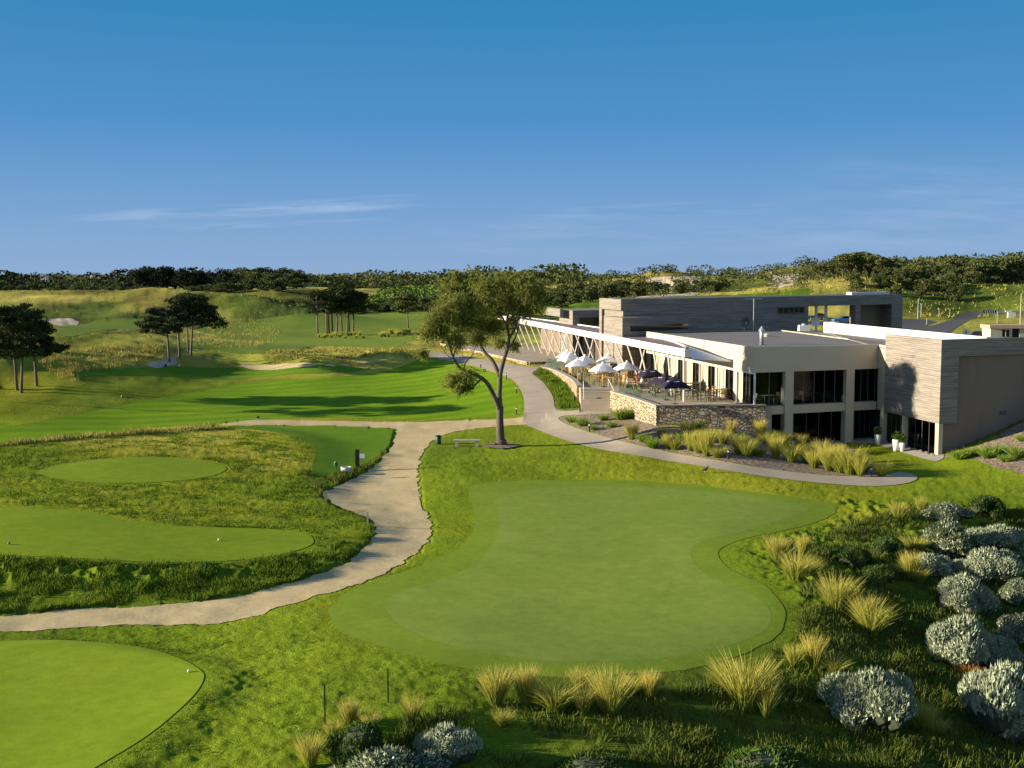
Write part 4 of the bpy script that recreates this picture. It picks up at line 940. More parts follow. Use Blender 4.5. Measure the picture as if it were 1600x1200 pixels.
def blades(base_,dirs,length,width,r=rng,droop=.35):
    """curved blades, three segments, as quads"""
    n=len(base_);L_=np.asarray(length)[:,None];side=unit(np.cross(dirs,r.normal(size=(n,3))))*np.asarray(width)[:,None] if not np.isscalar(width) else unit(np.cross(dirs,r.normal(size=(n,3))))*width
    out=unit(dirs*np.array([1,1,0])+1e-6);pts=[]
    for t in (0,.35,.7,1.):
        pts.append(base_+dirs*L_*t+(out*.6-np.array([0,0,.55]))*L_*droop*t*t)
    qs=[]
    for i,(w0,w1) in enumerate(((1,.9),(.9,.6),(.6,.08))):
        a,b=pts[i],pts[i+1];qs.append(np.stack([a-side*w0,a+side*w0,b+side*w1,b-side*w1],1))
    return np.stack(qs,1).reshape(-1,3)
def tuss_mesh(seed,n,h,spread,m,w=.011,droop=.35,br=.12):
    r=np.random.default_rng(seed);a=r.uniform(0,2*np.pi,n);k=r.random(n)**.7
    b=np.stack([np.cos(a)*k*br,np.sin(a)*k*br,np.zeros(n)],-1)
    d=unit(np.stack([np.cos(a+r.normal(0,.4,n))*k*spread,np.sin(a+r.normal(0,.4,n))*k*spread,np.ones(n)],-1)+r.normal(0,.08,(n,3)))
    V=blades(b,d,h*r.uniform(.5,1.1,n),w*r.uniform(.7,1.3,n),r,droop)
    me=meshobj('tussock_mesh',V,np.arange(len(V)).reshape(-1,4),m);md=me.data;bpy.data.objects.remove(me);return md
def obj_from(md,name,loc,rz=0,s=1,**k):
    o=bpy.data.objects.new(name,md);COL.objects.link(o);o.location=loc;o.rotation_euler=(0,0,rz);o.scale=(s,)*3 if np.isscalar(s) else s;return props(o,k.get('label'),k.get('cat'),k.get('group'))
TM=[tuss_mesh(s_,n_,h_,sp_,m_tuss,.0065,dr_,br_) for s_,n_,h_,sp_,dr_,br_ in ((1,800,1.15,.26,.22,.10),(2,500,1.1,.36,.35,.12),(3,900,1.2,.20,.15,.09),(4,620,1.0,.48,.45,.14),(5,700,1.15,.30,.3,.16),(6,420,1.2,.24,.2,.07))]
TG=[tuss_mesh(s_,320,.8,.7,m_tussg,.014,.3,.16) for s_ in (11,12,13)]
TR=tuss_mesh(21,260,.6,1.2,m_rust,.012)
FT=[(775,1103,62,'leaning'),(822,1103,60,'upright'),(868,1112,76,'tall'),(910,1119,48,'low'),(953,1120,76,'tall'),(984,1088,42,'half hidden'),(1016,1094,46,'thin'),(786,1136,34,'small green'),(905,1075,36,'faint'),
 (1137,1078,62,'slender'),(1166,1108,90,'tallest'),(1198,1122,66,'bright')]
def place_row(lst,groupname,what,where,meshes,hm,zscale=1.):
    lst=sorted(lst)
    P_=G([(a[0],a[1]) for a in lst]);hh=H(P_[:,0],P_[:,1])
    for i,a in enumerate(lst):
        x,y=P_[i];d=y;s=a[2]*d/F/hm
        word=a[3]+' ' if len(a)>3 else ''
        obj_from(meshes[i%len(meshes)],'grass_tussock',(x,y,hh[i]-.03),random.uniform(0,6.28),(s*random.uniform(.95,1.2),s*random.uniform(.95,1.2),s),label='%s%s tussock %s, %s'%(word,what,where,ordl(i)),cat='tussock',group=groupname)
place_row(FT,'golden tussocks in front of the big green','golden grass','in front of the big green',TM,1.0)
place_row([(1240,1042,36),(1272,1046,52,'upright'),(1303,1052,42),(1258,1030,30)],'tussocks between the big green and the silver shrubs','yellow grass','above the round silver shrub',TM,1.)
place_row([(1215,878,42),(1254,872,34),(1243,908,54,'leaning'),(1262,900,40),(1308,956,62,'tall'),(1326,962,46),(1362,990,62,'rounded'),(1350,975,48)],'tussocks along the right edge of the big green','golden grass','right of the big green',TM,1.)
place_row([(1422,908,44,'rounded'),(1436,912,30),(1404,814,30,'thin'),(1438,802,27,'thin'),(1428,862,36),(1420,905,36)],'tussocks left of the upper silver shrubs','golden grass','left of the upper silver shrubs',TM,1.)
place_row([(545,1132,38),(578,1140,32),(645,1132,46,'tall'),(484,1198,52,'green based'),(520,1152,34),(560,1128,30)],'tussocks in the lower left corner of the shrubs','pale grass','by the bottom left shrubs',TM,1.)
place_row([(1440,1145,52,'ragged'),(1462,1150,40,'sparse')],'ragged tussocks at the bottom right','dry grass','right of the nearest round silver shrub',TM,1.)
p=g3(1515,1058);obj_from(TR,'grass_tussock',p,0,1.,label='rusty brown dry clump between two big silver shrubs',cat='tussock')
BT=[(987,687,28),(1042,702,24),(1055,703,30),(1074,680,28,'tall'),(1078,705,34),(1092,708,34),(1104,713,42,'broad'),(1121,715,30),(1142,683,30,'tall'),(1153,710,32),(1167,713,38),(1188,688,32),(1200,694,30),(1212,717,38,'tight'),(1237,722,38,'tight'),(1251,706,28),(1268,714,30),(1282,725,40),(1296,736,42),(1305,730,40),(1316,739,46,'tall'),(1329,741,50,'tallest'),(1344,745,36),(1377,745,32,'separate'),(1033,682,20),(1228,700,26),(1130,694,26),(1212,703,24),(1273,731,34),(1310,722,28),(1352,738,30),(1088,694,22)]
place_row(BT,'golden tussocks in the garden bed','golden grass','in the mulched bed by the path',TM,1.05)
place_row([(910,666,18),(893,660,14),(942,657,14),(971,656,24),(983,654,20),(1020,700,22),(1005,690,18),(1064,690,18),(1098,688,20),(1156,690,18),(1185,713,20),(1264,724,22),(928,672,12),(956,668,14),(1090,676,24),(1120,684,18),(1215,690,22)],'green clumps in the garden bed','green leafy','in the mulched bed',TG,.75)
place_row([(1499,718,20),(1510,716,18),(1521,713,20),(1534,712,18),(1543,716,24),(1556,712,26),(1571,722,18),(1590,716,26),(1597,690,16)],'tussocks on the mulched bank at the right','yellow-green grass','on the clubhouse bank',TG,.8)
fr_=random.Random(5);FL=[]
for k in range(16): FL.append((498+k*4.6+fr_.uniform(-1,1),526+fr_.uniform(-2,3),7))
for k in range(14): FL.append((596+k*3.3+fr_.uniform(-1,1),523+fr_.uniform(-2,4),9))
place_row(FL,'pale tufts at the far fairway edge','small pale fescue','beneath the distant pines',TM,1.)
# shrubs
def sprig_mesh(seed,n,m,rad=(1,1,.75)):
    r=np.random.default_rng(seed)
    lumps=[(np.array([math.cos(a)*q,math.sin(a)*q,z])*np.array([.78,.72,1]),r.uniform(.22,.5)) for a,q,z in [(r.uniform(0,6.28),r.uniform(.2,1),r.uniform(.15,.5)) for _ in range(17)]]+[(np.array([0,0,.45]),.6)]
    C=[];D=[]
    for c,rd in lumps:
        d=unit(r.normal(size=(n//17,3)));d[:,2]=np.abs(d[:,2])*.9+.02*d[:,2];C.append(c+d*rd*r.uniform(.82,1.04,(len(d),1))*np.array([1,1,.8]));D.append(unit(d*.8+np.array([0,0,.75])))
    C=np.concatenate(C);D=np.concatenate(D);k=C[:,2]>.0;C=C[k];D=D[k]
    vs=[]
    base_=unit(np.cross(D,r.normal(size=D.shape)));b2=np.cross(D,base_);Lh=r.uniform(.06,.12,len(C))[:,None];w_=.019
    for j in range(3):
        a=2*math.pi*j/3;o=(base_*math.cos(a)+b2*math.sin(a))*w_;a2=2*math.pi*(j+1)/3;o2=(base_*math.cos(a2)+b2*math.sin(a2))*w_
        vs.append(np.stack([C-D*Lh,C+o,C+D*Lh,C+o2],1))
    V=np.concatenate(vs,1).reshape(-1,3)
    # side leaves
    V2=leaves(np.repeat(C,2,0)+r.normal(0,.02,(2*len(C),3)),.024,1.7,np.repeat(D,2,0),.8,r);V=np.concatenate([V,V2])
    o=meshobj('foliage_mesh',V,np.arange(len(V)).reshape(-1,4),m);f=o.data;bpy.data.objects.remove(o)
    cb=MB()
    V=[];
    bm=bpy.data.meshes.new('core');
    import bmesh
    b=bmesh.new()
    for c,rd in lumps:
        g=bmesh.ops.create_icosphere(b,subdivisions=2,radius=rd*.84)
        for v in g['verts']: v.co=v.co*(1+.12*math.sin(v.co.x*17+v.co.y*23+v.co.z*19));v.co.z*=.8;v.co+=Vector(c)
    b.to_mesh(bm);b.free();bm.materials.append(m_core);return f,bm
SS=[sprig_mesh(s_,9500,m_silver) for s_ in (31,32,33,34,35)];SG=[sprig_mesh(s_,4200,m_shrub) for s_ in (41,42)]
def shrub(px,py,wpx,hpx,label,group,kinds,i):
    x,y,z=g3(px,py);s=wpx*y/F/2*1.12;hs=hpx*y/F*1.05
    t=empty('silver_shrub' if kinds is SS else 'green_shrub',(x,y,z-.14),label,'shrub',group,random.uniform(0,6.28));t.scale=(s*random.uniform(.9,1.15),s,hs)
    f,c=kinds[i%len(kinds)]
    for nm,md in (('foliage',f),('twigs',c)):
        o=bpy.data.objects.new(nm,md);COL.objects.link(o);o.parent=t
sh=[(1362,1128,132,96,'big round silver shrub standing alone in front of the dark rough'),(1500,1030,104,78,'silver shrub above the rusty clump, third down the right side'),(1572,1138,140,118,'largest silver shrub, in the bottom right corner'),
 (1480,866,80,62,'silver shrub at the head of the cluster, below the topmost one'),(1480,815,66,36,'topmost small silver shrub, farthest from the camera'),(1562,866,88,54,'shadowed silver shrub at the right of the upper cluster'),
 (1450,896,72,38,'low silver shrub beside the rounded golden tussock'),(1542,908,88,60,'broad silver shrub in the middle of the upper cluster'),(1506,952,90,64,'silver shrub with a few brown twigs below the broad one'),
 (1592,944,64,48,'partly cut off silver shrub at the right edge, upper'),(1552,1040,84,58,'silver shrub overlapping the right of the third one'),(1596,1000,70,50,'partly cut off silver shrub at the right edge, middle'),
 (697,1184,92,66,'small silver shrub with open twigs at the bottom, left of centre'),(600,1222,160,64,'silver shrub cut by the bottom edge of the view')]
for i,a in enumerate(sh): shrub(*a[:4],a[4],'silver shrubs',SS,i)
for i,a in enumerate([(560,1186,112,64,'rounded green shrub at the bottom left'),(920,1222,155,52,'low green shrub at the middle of the bottom edge'),(1190,1232,190,72,'broad dark green shrub at the bottom edge, right of the middle'),(1330,882,62,38,'small dark green shrub behind the tussocks'),(1385,866,60,34,'small dark green shrub near the upper silver cluster'),(1375,905,60,30,'low dark green bush in the shaded hollow'),(1540,803,60,36,'dark green bush behind the topmost silver shrub')]): shrub(*a[:4],a[4],'green shrubs',SG,i)
shrub(1250,1078,18,12,'tiny silver seedling beside the slender tussock','silver seedlings',SS,1);shrub(866,1146,16,12,'tiny silver seedling in the dark rough below the tall tussock','silver seedlings',SS,2)
# grass masses
def scatter(polys_px,n,hgt,m,name,label,dens_noise=0,width=.5,lean=.5,seed=1,exclude=()):
    r=np.random.default_rng(seed);Vs=[]
    for poly,frac in polys_px:
        pw=G(poly);mn=pw.min(0);mx=pw.max(0);N=int(n*frac*2.2);x=r.uniform(mn[0],mx[0],N);y=r.uniform(mn[1],mx[1],N)
        k=sdf(x,y,pw)<0
        for e in exclude:
            k&=sdf(x,y,Z[e],1)>.12
        x=x[k];y=y[k]
        if dens_noise: k=fbm(x/1.1,y/1.1,5,2)+.5>r.random(len(x))*dens_noise*.5+.32;x=x[k];y=y[k]
        z=H(x,y)
        b=np.stack([x,y,z-.02],-1);cl=fbm(x/.9,y/.9,8,2);an=fbm(x/1.3,y/1.3,14,2)*14
        d=unit(np.stack([np.cos(an)*lean,np.sin(an)*lean,np.ones(len(x))],-1)+r.normal(0,.3,(len(x),3)))
        hh=hgt*(1+cl*1.2)*r.uniform(.5,1.2,len(x));w_=width*.03*(1+y/90)
        side=unit(np.cross(d,r.normal(size=d.shape)))*w_[:,None];tip=b+d*hh[:,None]
        Vs.append(np.stack([b-side,b+side,tip+side*.25,tip-side*.25],1).reshape(-1,3))
    V=np.concatenate(Vs);o=meshobj(name,V,np.arange(len(V)).reshape(-1,4),m);props(o,label,'grass',kind='stuff');print(name,len(V)//4)
EX=('green','apron','oval','plain','corner','tee','fairway','lawn','sand','concrete','mulch','pave')
scatter([([(-60,870),(150,880),(350,882),(500,862),(590,815),(592,850),(520,890),(440,916),(240,948),(-60,965)],1)],120000,.25,m_gblade,'bank_grass','long green grass on the bank between the upper green and the sand path',1,.5,.5,1,EX)
scatter([([(470,740),(620,670),(630,690),(560,750),(500,775)],1)],14000,.30,m_gblade2,'bank_grass','dark grass bank beside the sand path where the post stands',1,.5,.4,2,EX)
scatter([([(1210,860),(1330,820),(1420,790),(1620,800),(1620,1210),(560,1210),(640,1130),(760,1095),(1100,1075),(1240,1000),(1260,940)],1)],200000,.33,m_gblade2,'rough_grass','dark rough grass around the shrubs at the lower right',1,.5,.4,3,EX)
scatter([([(-20,990),(400,985),(520,1000),(700,1060),(760,1100),(560,1210),(-20,1210)],.5),([(640,880),(700,840),(740,780),(860,745),(1150,760),(1330,790),(1350,830),(1200,870),(1290,960),(1200,1040),(1000,1080),(760,1080),(500,1000),(500,940)],.4)],110000,.06,m_gblade,'rough_grass','short tufted grass around the big green and the corner green',1,.5,.5,4,EX)
scatter([([(-20,690),(120,680),(340,668),(480,685),(500,790),(590,815),(500,860),(460,828),(260,820),(100,792),(-20,790)],1)],60000,.15,m_gblade,'rough_grass','yellowish rough grass between the raised greens',1,.6,.5,5,EX)
scatter([([(-20,694),(100,683),(200,676),(340,666),(345,671),(200,681),(100,689),(-20,700)],1)],9000,.38,m_gold,'fescue','line of dry golden grass on the ridge behind the oval green',0,.6,.3,6,EX)
scatter([([(120,600),(60,570),(90,550),(180,540),(260,540),(240,560),(180,575)],.45),([(400,562),(440,548),(520,545),(650,548),(640,558),(560,566),(480,569)],.2),([(330,500),(420,500),(440,520),(400,545),(300,540)],.35)],42000,.42,m_gold,'fescue','golden fescue on the slopes behind the striped fairway',2,.45,.3,7,EX)
scatter([([(834,584),(846,580),(858,585),(882,602),(900,622),(903,638),(873,639),(867,620),(852,598)],1)],9000,.42,m_tussg if False else m_gblade,'planting','low green grasses in the strip under the curved stone wall',0,.6,.3,8)
scatter([([(-20,452),(120,452),(300,452),(440,462),(480,500),(330,505),(300,540),(120,530),(-20,560)],.55),([(370,545),(430,546),(560,545),(660,552),(640,562),(420,572)],.1)],120000,.3,m_gold2,'fescue','mixed dry grass over the left dunes',2,1.1,.4,9,('fairway','midfair','leftfair','tee','bunker','bunker2'))
scatter([([(1000,470),(1150,460),(1240,448),(1340,434),(1420,440),(1600,438),(1640,470),(1420,500),(1410,462),(1270,462),(1100,470)],1)],40000,.6,m_gold2,'fescue','dry grass on the hill behind the clubhouse',2,1.3,.4,10,('road','road2','clubgrass'))
print('veg near',time.time()-T0)
# ---- the big tree
TB=g3(783,697);D0=TB[1]
def tp(px,py,dy=0):
    x,y,z=WD(px,py,D0+dy);return np.array([x,y,z])
tree=empty('spreading_tree',TB,'tall spreading tree with forked trunk and wispy olive crown beside the path','tree')
tk=MB()
def limb(pts,dys,r0,r1):
    p=[tp(*q,dy) for q,dy in zip(pts,dys)];pp=smooth(np.array(p),3,False) if len(p)>2 else p
    tk.tube(list(pp),list(np.linspace(r0*.84,r1*.8,len(pp))),8)
limb([(783,701),(782,680),(781,655),(782,635)],[0,0,0,0],.40,.29)
tk.tube([TB,tuple(np.array(TB)+[0,0,.5])],[.55,.38],10)
limb([(782,640),(780,620),(781,600),(782,584),(787,563),(793,544),(796,525)],[0,.1,.2,.2,.3,.3,.2],.26,.14)
limb([(782,642),(769,613),(759,596),(740,584),(721,577),(708,560),(701,533),(694,515)],[0,-.4,-.8,-1.2,-1.4,-1.5,-1.6,-1.7],.24,.07)
limb([(781,588),(769,563),(756,549),(744,522),(738,495),(735,470),(737,450)],[.2,.6,.9,1.1,1.2,1.2,1.2],.2,.05)
limb([(796,528),(792,505),(794,485),(790,462),(786,445)],[.2,.2,.3,.3,.3],.13,.04)
limb([(796,528),(804,515),(810,498),(817,478),(826,460)],[.2,-.2,-.5,-.8,-1],.13,.04)
limb([(793,545),(803,532),(809,517),(812,498)],[.3,1,1.5,2],.1,.04)
limb([(794,510),(784,495),(775,478),(765,462)],[.2,-.5,-1,-1.4],.09,.03)
limb([(752,592),(740,603),(727,608),(712,604),(697,605),(690,600)],[-.9,-1.4,-1.8,-2,-2.2,-2.3],.09,.03)
limb([(724,578),(728,565),(737,556),(742,545)],[-1.4,-.9,-.5,-.3],.08,.03)
limb([(708,558),(713,540),(717,525),(714,508)],[-1.5,-1.3,-1.2,-1.2],.06,.025)
limb([(702,535),(690,527),(680,522),(668,520)],[-1.6,-1.8,-1.9,-2],.05,.02)
limb([(713,563),(700,556),(688,540)],[-1.5,-1.9,-2.2],.05,.02)
limb([(756,549),(750,535),(738,522),(728,505)],[.9,.3,0,-.4],.08,.03)
limb([(744,522),(730,505),(722,480),(720,450)],[1.1,1.2,1.4,1.5],.07,.03)
tk.build('trunk',m_bark,tree,True,TB)
LUMP=[(679,505,20,-2),(700,487,27,-1.6),(727,497,23,-.9),(700,453,16,.9),(721,447,20,1.4),(740,437,19,1.2),(759,447,20,-1),(784,438,18,.4),(806,441,20,-.9),(826,453,22,-1.2),(838,474,17,-1),(820,482,20,-.4),(791,470,20,.3),(759,474,18,-1.2),(745,460,18,1.2),
 (667,520,15,-2),(712,533,18,-1.3),(769,510,20,.9),(748,528,14,-.4),(782,536,11,2),(727,588,19,-1.6),(706,594,13,-2),(660,553,10,-2.3),(803,541,10,1.6),(745,505,16,.4),(840,448,11,-1.2),(700,470,14,.6),(718,608,11,-2),(733,604,9,-1.8),(812,463,18,1.8),(775,455,18,1.8),(735,475,16,2.2),(690,518,12,-1.9),(722,470,18,-1),(800,500,12,2),(776,485,15,2.2),(712,430,9,1.2),(795,430,9,-.3),(846,462,9,-.8)]
rt=np.random.default_rng(77);Cs=[];Ds=[]
for (px,py,rp,dy) in LUMP:
    c=tp(px,py,dy);rr0=rp*D0/F*1.12;ns=int(235*(rp/20)**2)+35
    u=unit(rt.normal(size=(ns,3)));u[:,2]=u[:,2]*.75+.15;o=c+rt.normal(0,rr0*.32,(ns,3))
    Ln=rr0*rt.uniform(.35,.95,ns)
    for k in range(12):
        t=(k+rt.random(ns))/12
        p_=o+u*(Ln*t)[:,None]+np.array([0,0,-1.])*(Ln*t*t*.55)[:,None]+rt.normal(0,.035,(ns,3))
        Cs.append(p_);Ds.append(unit(u+np.array([0,0,-1.1])*t[:,None]))
Cs=np.concatenate(Cs);Ds=np.concatenate(Ds);V=leaves(Cs,.020,6.5,Ds,.45,rt);quadobj('crown',V,m_sheoak,tree,TB);print('tree leaves',len(Cs))
# ---- pines
m_pines=[m_pine]
def pine(px,py,h,label,group,seed,cb=.45,cr=2.6,lean=(0,0),lowpx=None,n=26,xy=None,leafs=170,trunkr=.13,off_=(0,0),mat_=None,asym=0,name='pine_tree'):
    r=np.random.default_rng(seed)
    x,y,z=g3(px,py) if xy is None else (xy[0],xy[1],hz(*xy))
    t=empty(name,(x,y,z),label,'tree',group)
    top=np.array([lean[0]*h,lean[1]*h,h]);mid=top*.5+np.array([r.normal(0,.12),r.normal(0,.12),0]);tkb=MB()
    tkb.tube([(0,0,-.3),(mid[0]*.6,mid[1]*.6,h*.3),tuple(mid+[0,0,h*.05]),tuple(top*.97)],[trunkr*1.25,trunkr,trunkr*.8,.04],7)
    C=[];D=[]
    for k in range(n):
        f=cb+(1-cb)*((k+.5)/n)**.9;a=r.uniform(0,6.28);prof=(1-((f-cb)/(1-cb))**2.2)**.5*.95+.12
        q=cr*prof*r.uniform(.35,1.05);p0=np.array([top[0]*f,top[1]*f,h*f*.93]);e=p0+np.array([math.cos(a)*q+asym*q*.6,math.sin(a)*q,q*.12+r.uniform(-.1,.4)])+np.array([*off_,0])*(f-cb)
        tkb.tube([tuple(p0*np.array([1,1,.97])),tuple((p0+e)/2+[0,0,-.05]),tuple(e)],[.06,.045,.02],4,False)
        sz=r.uniform(.5,.95)*cr/2.6
        for _ in range(2):
            ee=e+r.normal(0,.25,3)*np.array([1,1,.4]);a_,d_=blob(ee,(sz,sz,sz*.42),leafs//2,r,.2);C.append(a_);D.append(unit(d_+np.array([0,0,.5])))
        if q>1.2: a_,d_=blob((p0+e)/2+[0,0,.1],(sz*.7,sz*.7,sz*.3),leafs//3,r,.2);C.append(a_);D.append(d_)
    tkb.build('trunk',m_pbark,t,True)
    V=leaves(np.concatenate(C),.06*(1+y/500),2.4,np.concatenate(D),.8,r);quadobj('crown',V,mat_ or m_pine,t);return t
g1='pines at the left edge';g2='three slim pines above the bunker';g3n='stand of pines on the distant fairway'
def hh_(px,pyb,pyt):
    x,y,z=g3(px,pyb);return CZ+ray(px,pyt)[2]/ray(px,pyt)[1]*y-z
pine(27,610,hh_(27,610,474),'tall dark pine with straight trunk, in the left edge group',g1,101,.42,3.0,(0,0),n=34)
pine(33,614,hh_(33,614,482),'dark pine whose trunk almost touches the tall straight one',g1,102,.45,2.6,(.03,0),n=26)
pine(58,604,hh_(58,604,505),'shorter leaning pine, rightmost of the left edge group',g1,103,.5,2.4,(-.08,0),n=26,asym=.55)
pine(-6,628,hh_(0,628,472),'dark pine partly cut off by the left edge of the view',g1,104,.45,3.2,(.05,0),n=32)
pine(-40,600,hh_(0,600,480),'outermost pine beyond the left edge',g1,105,.4,3.0,(.05,0),n=24)
pine(265,566,hh_(265,566,478),'pine with the spreading left crown in the trio above the bunker',g2,111,.5,2.6,(-.04,0),n=26,asym=-.45)
pine(281,560,hh_(281,560,460),'middle pine of the trio above the bunker',g2,112,.45,2.4,(0,0),n=26)
pine(298,556,hh_(298,556,458),'pine with the wide right crown in the trio above the bunker',g2,113,.45,3.2,(.03,0),n=34,asym=.5)
pine(294,552,hh_(294,552,466),'thin pine half hidden behind the widest one of the trio',g2,114,.5,2.2,(.02,0),n=18,trunkr=.1)
g3l=[(497,526,452),(511,524,456),(515,524,450),(520,524,446),(527,525,447),(535,523,448),(543,524,449),(546,523,452),(552,523,454)]
for i,(px,pyb,pyt) in enumerate(g3l): pine(px,pyb,hh_(px,pyb,pyt),'distant fairway pine, %s in the stand of nine'%ordl(i),g3n,120+i,.5,3.0 if i!=4 else 3.4,((px-525)*.0009,0),n=22,leafs=110,trunkr=.15,asym=.5 if i>6 else 0)
pine(638,513,hh_(638,513,458),'single pine standing on the far fairway left of the big tree',None,140,.45,3.6,(-.02,0),n=26,mat_=m_wood2)
pine(672,497,hh_(672,497,462),'slim far pine behind the left crown of the big tree',None,141,.5,3.,(0,0),n=16,mat_=m_wood2)
# ---- bushy trees for the woods: five shapes reused
def bushy(seed,n,h,w_,m,open_=False):
    r=np.random.default_rng(seed);C=[];D=[];tk_=MB();tk_.tube([(0,0,-.8),(.1,0,h*.3),(.2,.1,h*.6)],[.28,.2,.1],6)
    for k in range(13 if open_ else 16):
        a=r.uniform(0,6.28);q=r.uniform(.1,1)*w_*.62;zz=h*(r.uniform(.62,.88) if open_ else r.uniform(.2,.82))*(1-.25*(q/w_))
        c=np.array([math.cos(a)*q,math.sin(a)*q,zz]);s=r.uniform(.22,.36)*w_;tk_.tube([(0,0,h*.2),tuple(c*np.array([.5,.5,.75])),tuple(c)],[.13,.09,.04],4,False)
        p_,d_=blob(c,(s,s,s*(.5 if open_ else .7)),n//14,r,.55);C.append(p_);D.append(d_)
    V=leaves(np.concatenate(C),.17,1.3,np.concatenate(D),1.2,r);o=meshobj('m',V,np.arange(len(V)).reshape(-1,4),m);md=o.data;bpy.data.objects.remove(o)
    o=tk_.build('m',m_bark);t=o.data;bpy.data.objects.remove(o);return md,t
BW=[bushy(s_,1500,6,3.6,m_wood) for s_ in (201,202,203)];BO=[bushy(s_,1500,6,3.6,m_wood2) for s_ in (211,212)];BC=[bushy(s_,1900,7,5.2,m_cyp) for s_ in (221,222)];BG=[bushy(s_,1900,7,4.4,m_wood2,True) for s_ in (231,232,233)]
def tree_at(px,d,top,kinds,label,group,i,wf=1.,name='tree',py=None):
    x=(px-800)/F*d;z=hz(x,d);zt=CZ+ray(px,top)[2]/ray(px,top)[1]*d;h=max(zt-z,1.5)
    md,tm=kinds[i%len(kinds)];hn=7. if kinds in (BC,BG) else 6.
    t=empty(name,(x,d,z),label,'tree',group,random.uniform(0,6.28));s=h/hn*1.02;t.scale=(s*wf,s*wf,s)
    for nm,m_ in (('crown',md),('trunk',tm)):
        o=bpy.data.objects.new(nm,m_);COL.objects.link(o);o.parent=t
R_=random.Random(11)
cy=[(212,418),(225,415),(238,414),(250,418),(262,413),(275,411),(292,417),(305,419),(318,421),(335,420),(350,417)]
for i,(px,top) in enumerate(cy): tree_at(px,520+R_.uniform(-20,20),top,BC,'big dark cypress on the left horizon, %s of its row'%ordl(i),'dark cypresses on the left horizon',i,1.15,'cypress_tree')
ht=[(1285,410,330),(1300,403,330),(1315,395,335),(1328,390,335),(1342,388,335),(1356,391,335),(1370,395,330),(1380,404,335),(1262,418,360),(1275,414,345),(1395,410,330),(1408,416,325),(1425,408,350),(1440,410,345)]
for i,(px,top,d) in enumerate(sorted(ht)): tree_at(px,d,top,BG,'spreading gum tree with bare limbs on the hill behind the clubhouse, %s'%ordl(i),'gum trees on the hill behind the clubhouse',i,1.25,'gum_tree')
hr=[(1460,408),(1472,402),(1484,398),(1497,400),(1510,404),(1524,408),(1538,402),(1550,396),(1562,393),(1575,391),(1588,393),(1600,396),(1615,392),(1450,415),(1490,412),(1515,414)]
for i,(px,top) in enumerate(sorted(hr)): tree_at(px,335+R_.uniform(-15,25),top,BW if i%3 else BO,'dark bushy tree on the right hill crest, %s'%ordl(i),'dark trees on the right hill crest',i,1.3,'bushy_tree')
def wood(n,pxr,dr,hr_,kinds,label,group,wf=1.2,name='bushy_tree',seed=0,poly=None):
    rr=random.Random(seed)
    for i in range(n):
        px=rr.uniform(*pxr);d=rr.uniform(*dr);x=(px-800)/F*d;z=hz(x,d);h=rr.uniform(*hr_)
        kk=kinds[i%len(kinds)];md,tm=kk[rr.randrange(len(kk))]
        t=empty(name,(x,d,z-.2),label,'tree',group,rr.uniform(0,6.28));s=h/6;t.scale=(s*wf*rr.uniform(.9,1.2),s*wf*rr.uniform(.9,1.2),s)
        for nm,m_ in (('crown',md),('trunk',tm)):
            o=bpy.data.objects.new(nm,m_);COL.objects.link(o);o.parent=t
wood(46,(875,1130),(345,450),(4,6.5),[BW,BW,BO],'one of the dark trees massed on the slope behind the clubhouse','trees on the slope behind the clubhouse',1.3,seed=1)
wood(26,(845,940),(290,360),(3,5.5),[BW,BO],'one of the scrubby trees just left of and behind the long timber box','scrub left of the long timber box',1.2,seed=2)
wood(30,(1330,1490),(285,330),(2.5,5),[BW,BO],'one of the bushes on the shaded slope below the gum trees','bushes on the shaded right slope',1.2,seed=3)
wood(40,(-20,210),(400,470),(3.5,6),[BW,BW,BO],'one of the scrub trees along the far left horizon','scrub trees along the far left horizon',1.3,seed=4)
wood(34,(210,470),(400,450),(3,5),[BW],'one of the low dark trees in front of the cypresses','low trees in front of the cypresses',1.4,seed=5)
wood(40,(350,475),(520,640),(5,8),[BW,BO],'one of the trees covering the wooded knoll left of the vineyard','trees on the wooded knoll',1.4,seed=6)
wood(22,(400,500),(300,345),(2,3.6),[BW,BO],'one of the bushes in the dark hollow behind the distant fairway','bushes in the dark hollow',1.3,seed=7)
wood(26,(560,700),(318,345),(2.,3.4),[BW,BO],'one of the bushes at the foot of the vineyard','bushes at the foot of the vineyard',1.3,seed=8)
wood(20,(700,880),(230,330),(3,6),[BW],'one of the trees half hidden behind the big tree','trees behind the big tree',1.3,seed=9)
wood(22,(1430,1640),(305,350),(3,7),[BW,BW,BO],'one of the dark bushes on the far right slope above the road','bushes on the far right slope',1.3,seed=12)
# far-off woods that read as one mass
def farwood(n,pxr,dr,hr_,m,label,seed,leafn=90,sz=.6):
    r=np.random.default_rng(seed);px=r.uniform(*pxr,n);d=r.uniform(*dr,n);x=(px-800)/F*d;z=H(x,d);h=r.uniform(*hr_,n);C=[];D=[];S=[]
    for i in range(n):
        a,b=blob((x[i],d[i],z[i]+h[i]*.5),(h[i]*.75,h[i]*.75,h[i]*.5),leafn,r,.7);C.append(a);D.append(b);S.append(np.full(leafn,h[i]*.13*sz))
    o=quadobj('far_woods',leaves(np.concatenate(C),np.concatenate(S),1.2,np.concatenate(D),1.,r),m);props(o,label,'woods',kind='stuff')
farwood(900,(-60,640),(700,1300),(4,8),m_wood,'dark belt of woods along the left horizon',301)
farwood(70,(-60,480),(640,900),(8,12.5),m_cyp,'taller dark trees standing out of the left woods',307,160,.5)
farwood(60,(560,900),(600,900),(8,12),m_wood,'taller trees in the woods behind the vineyard',308,160,.5)
farwood(700,(460,900),(640,1200),(6,9),m_wood,'belt of woods on the horizon behind the vineyard',302)
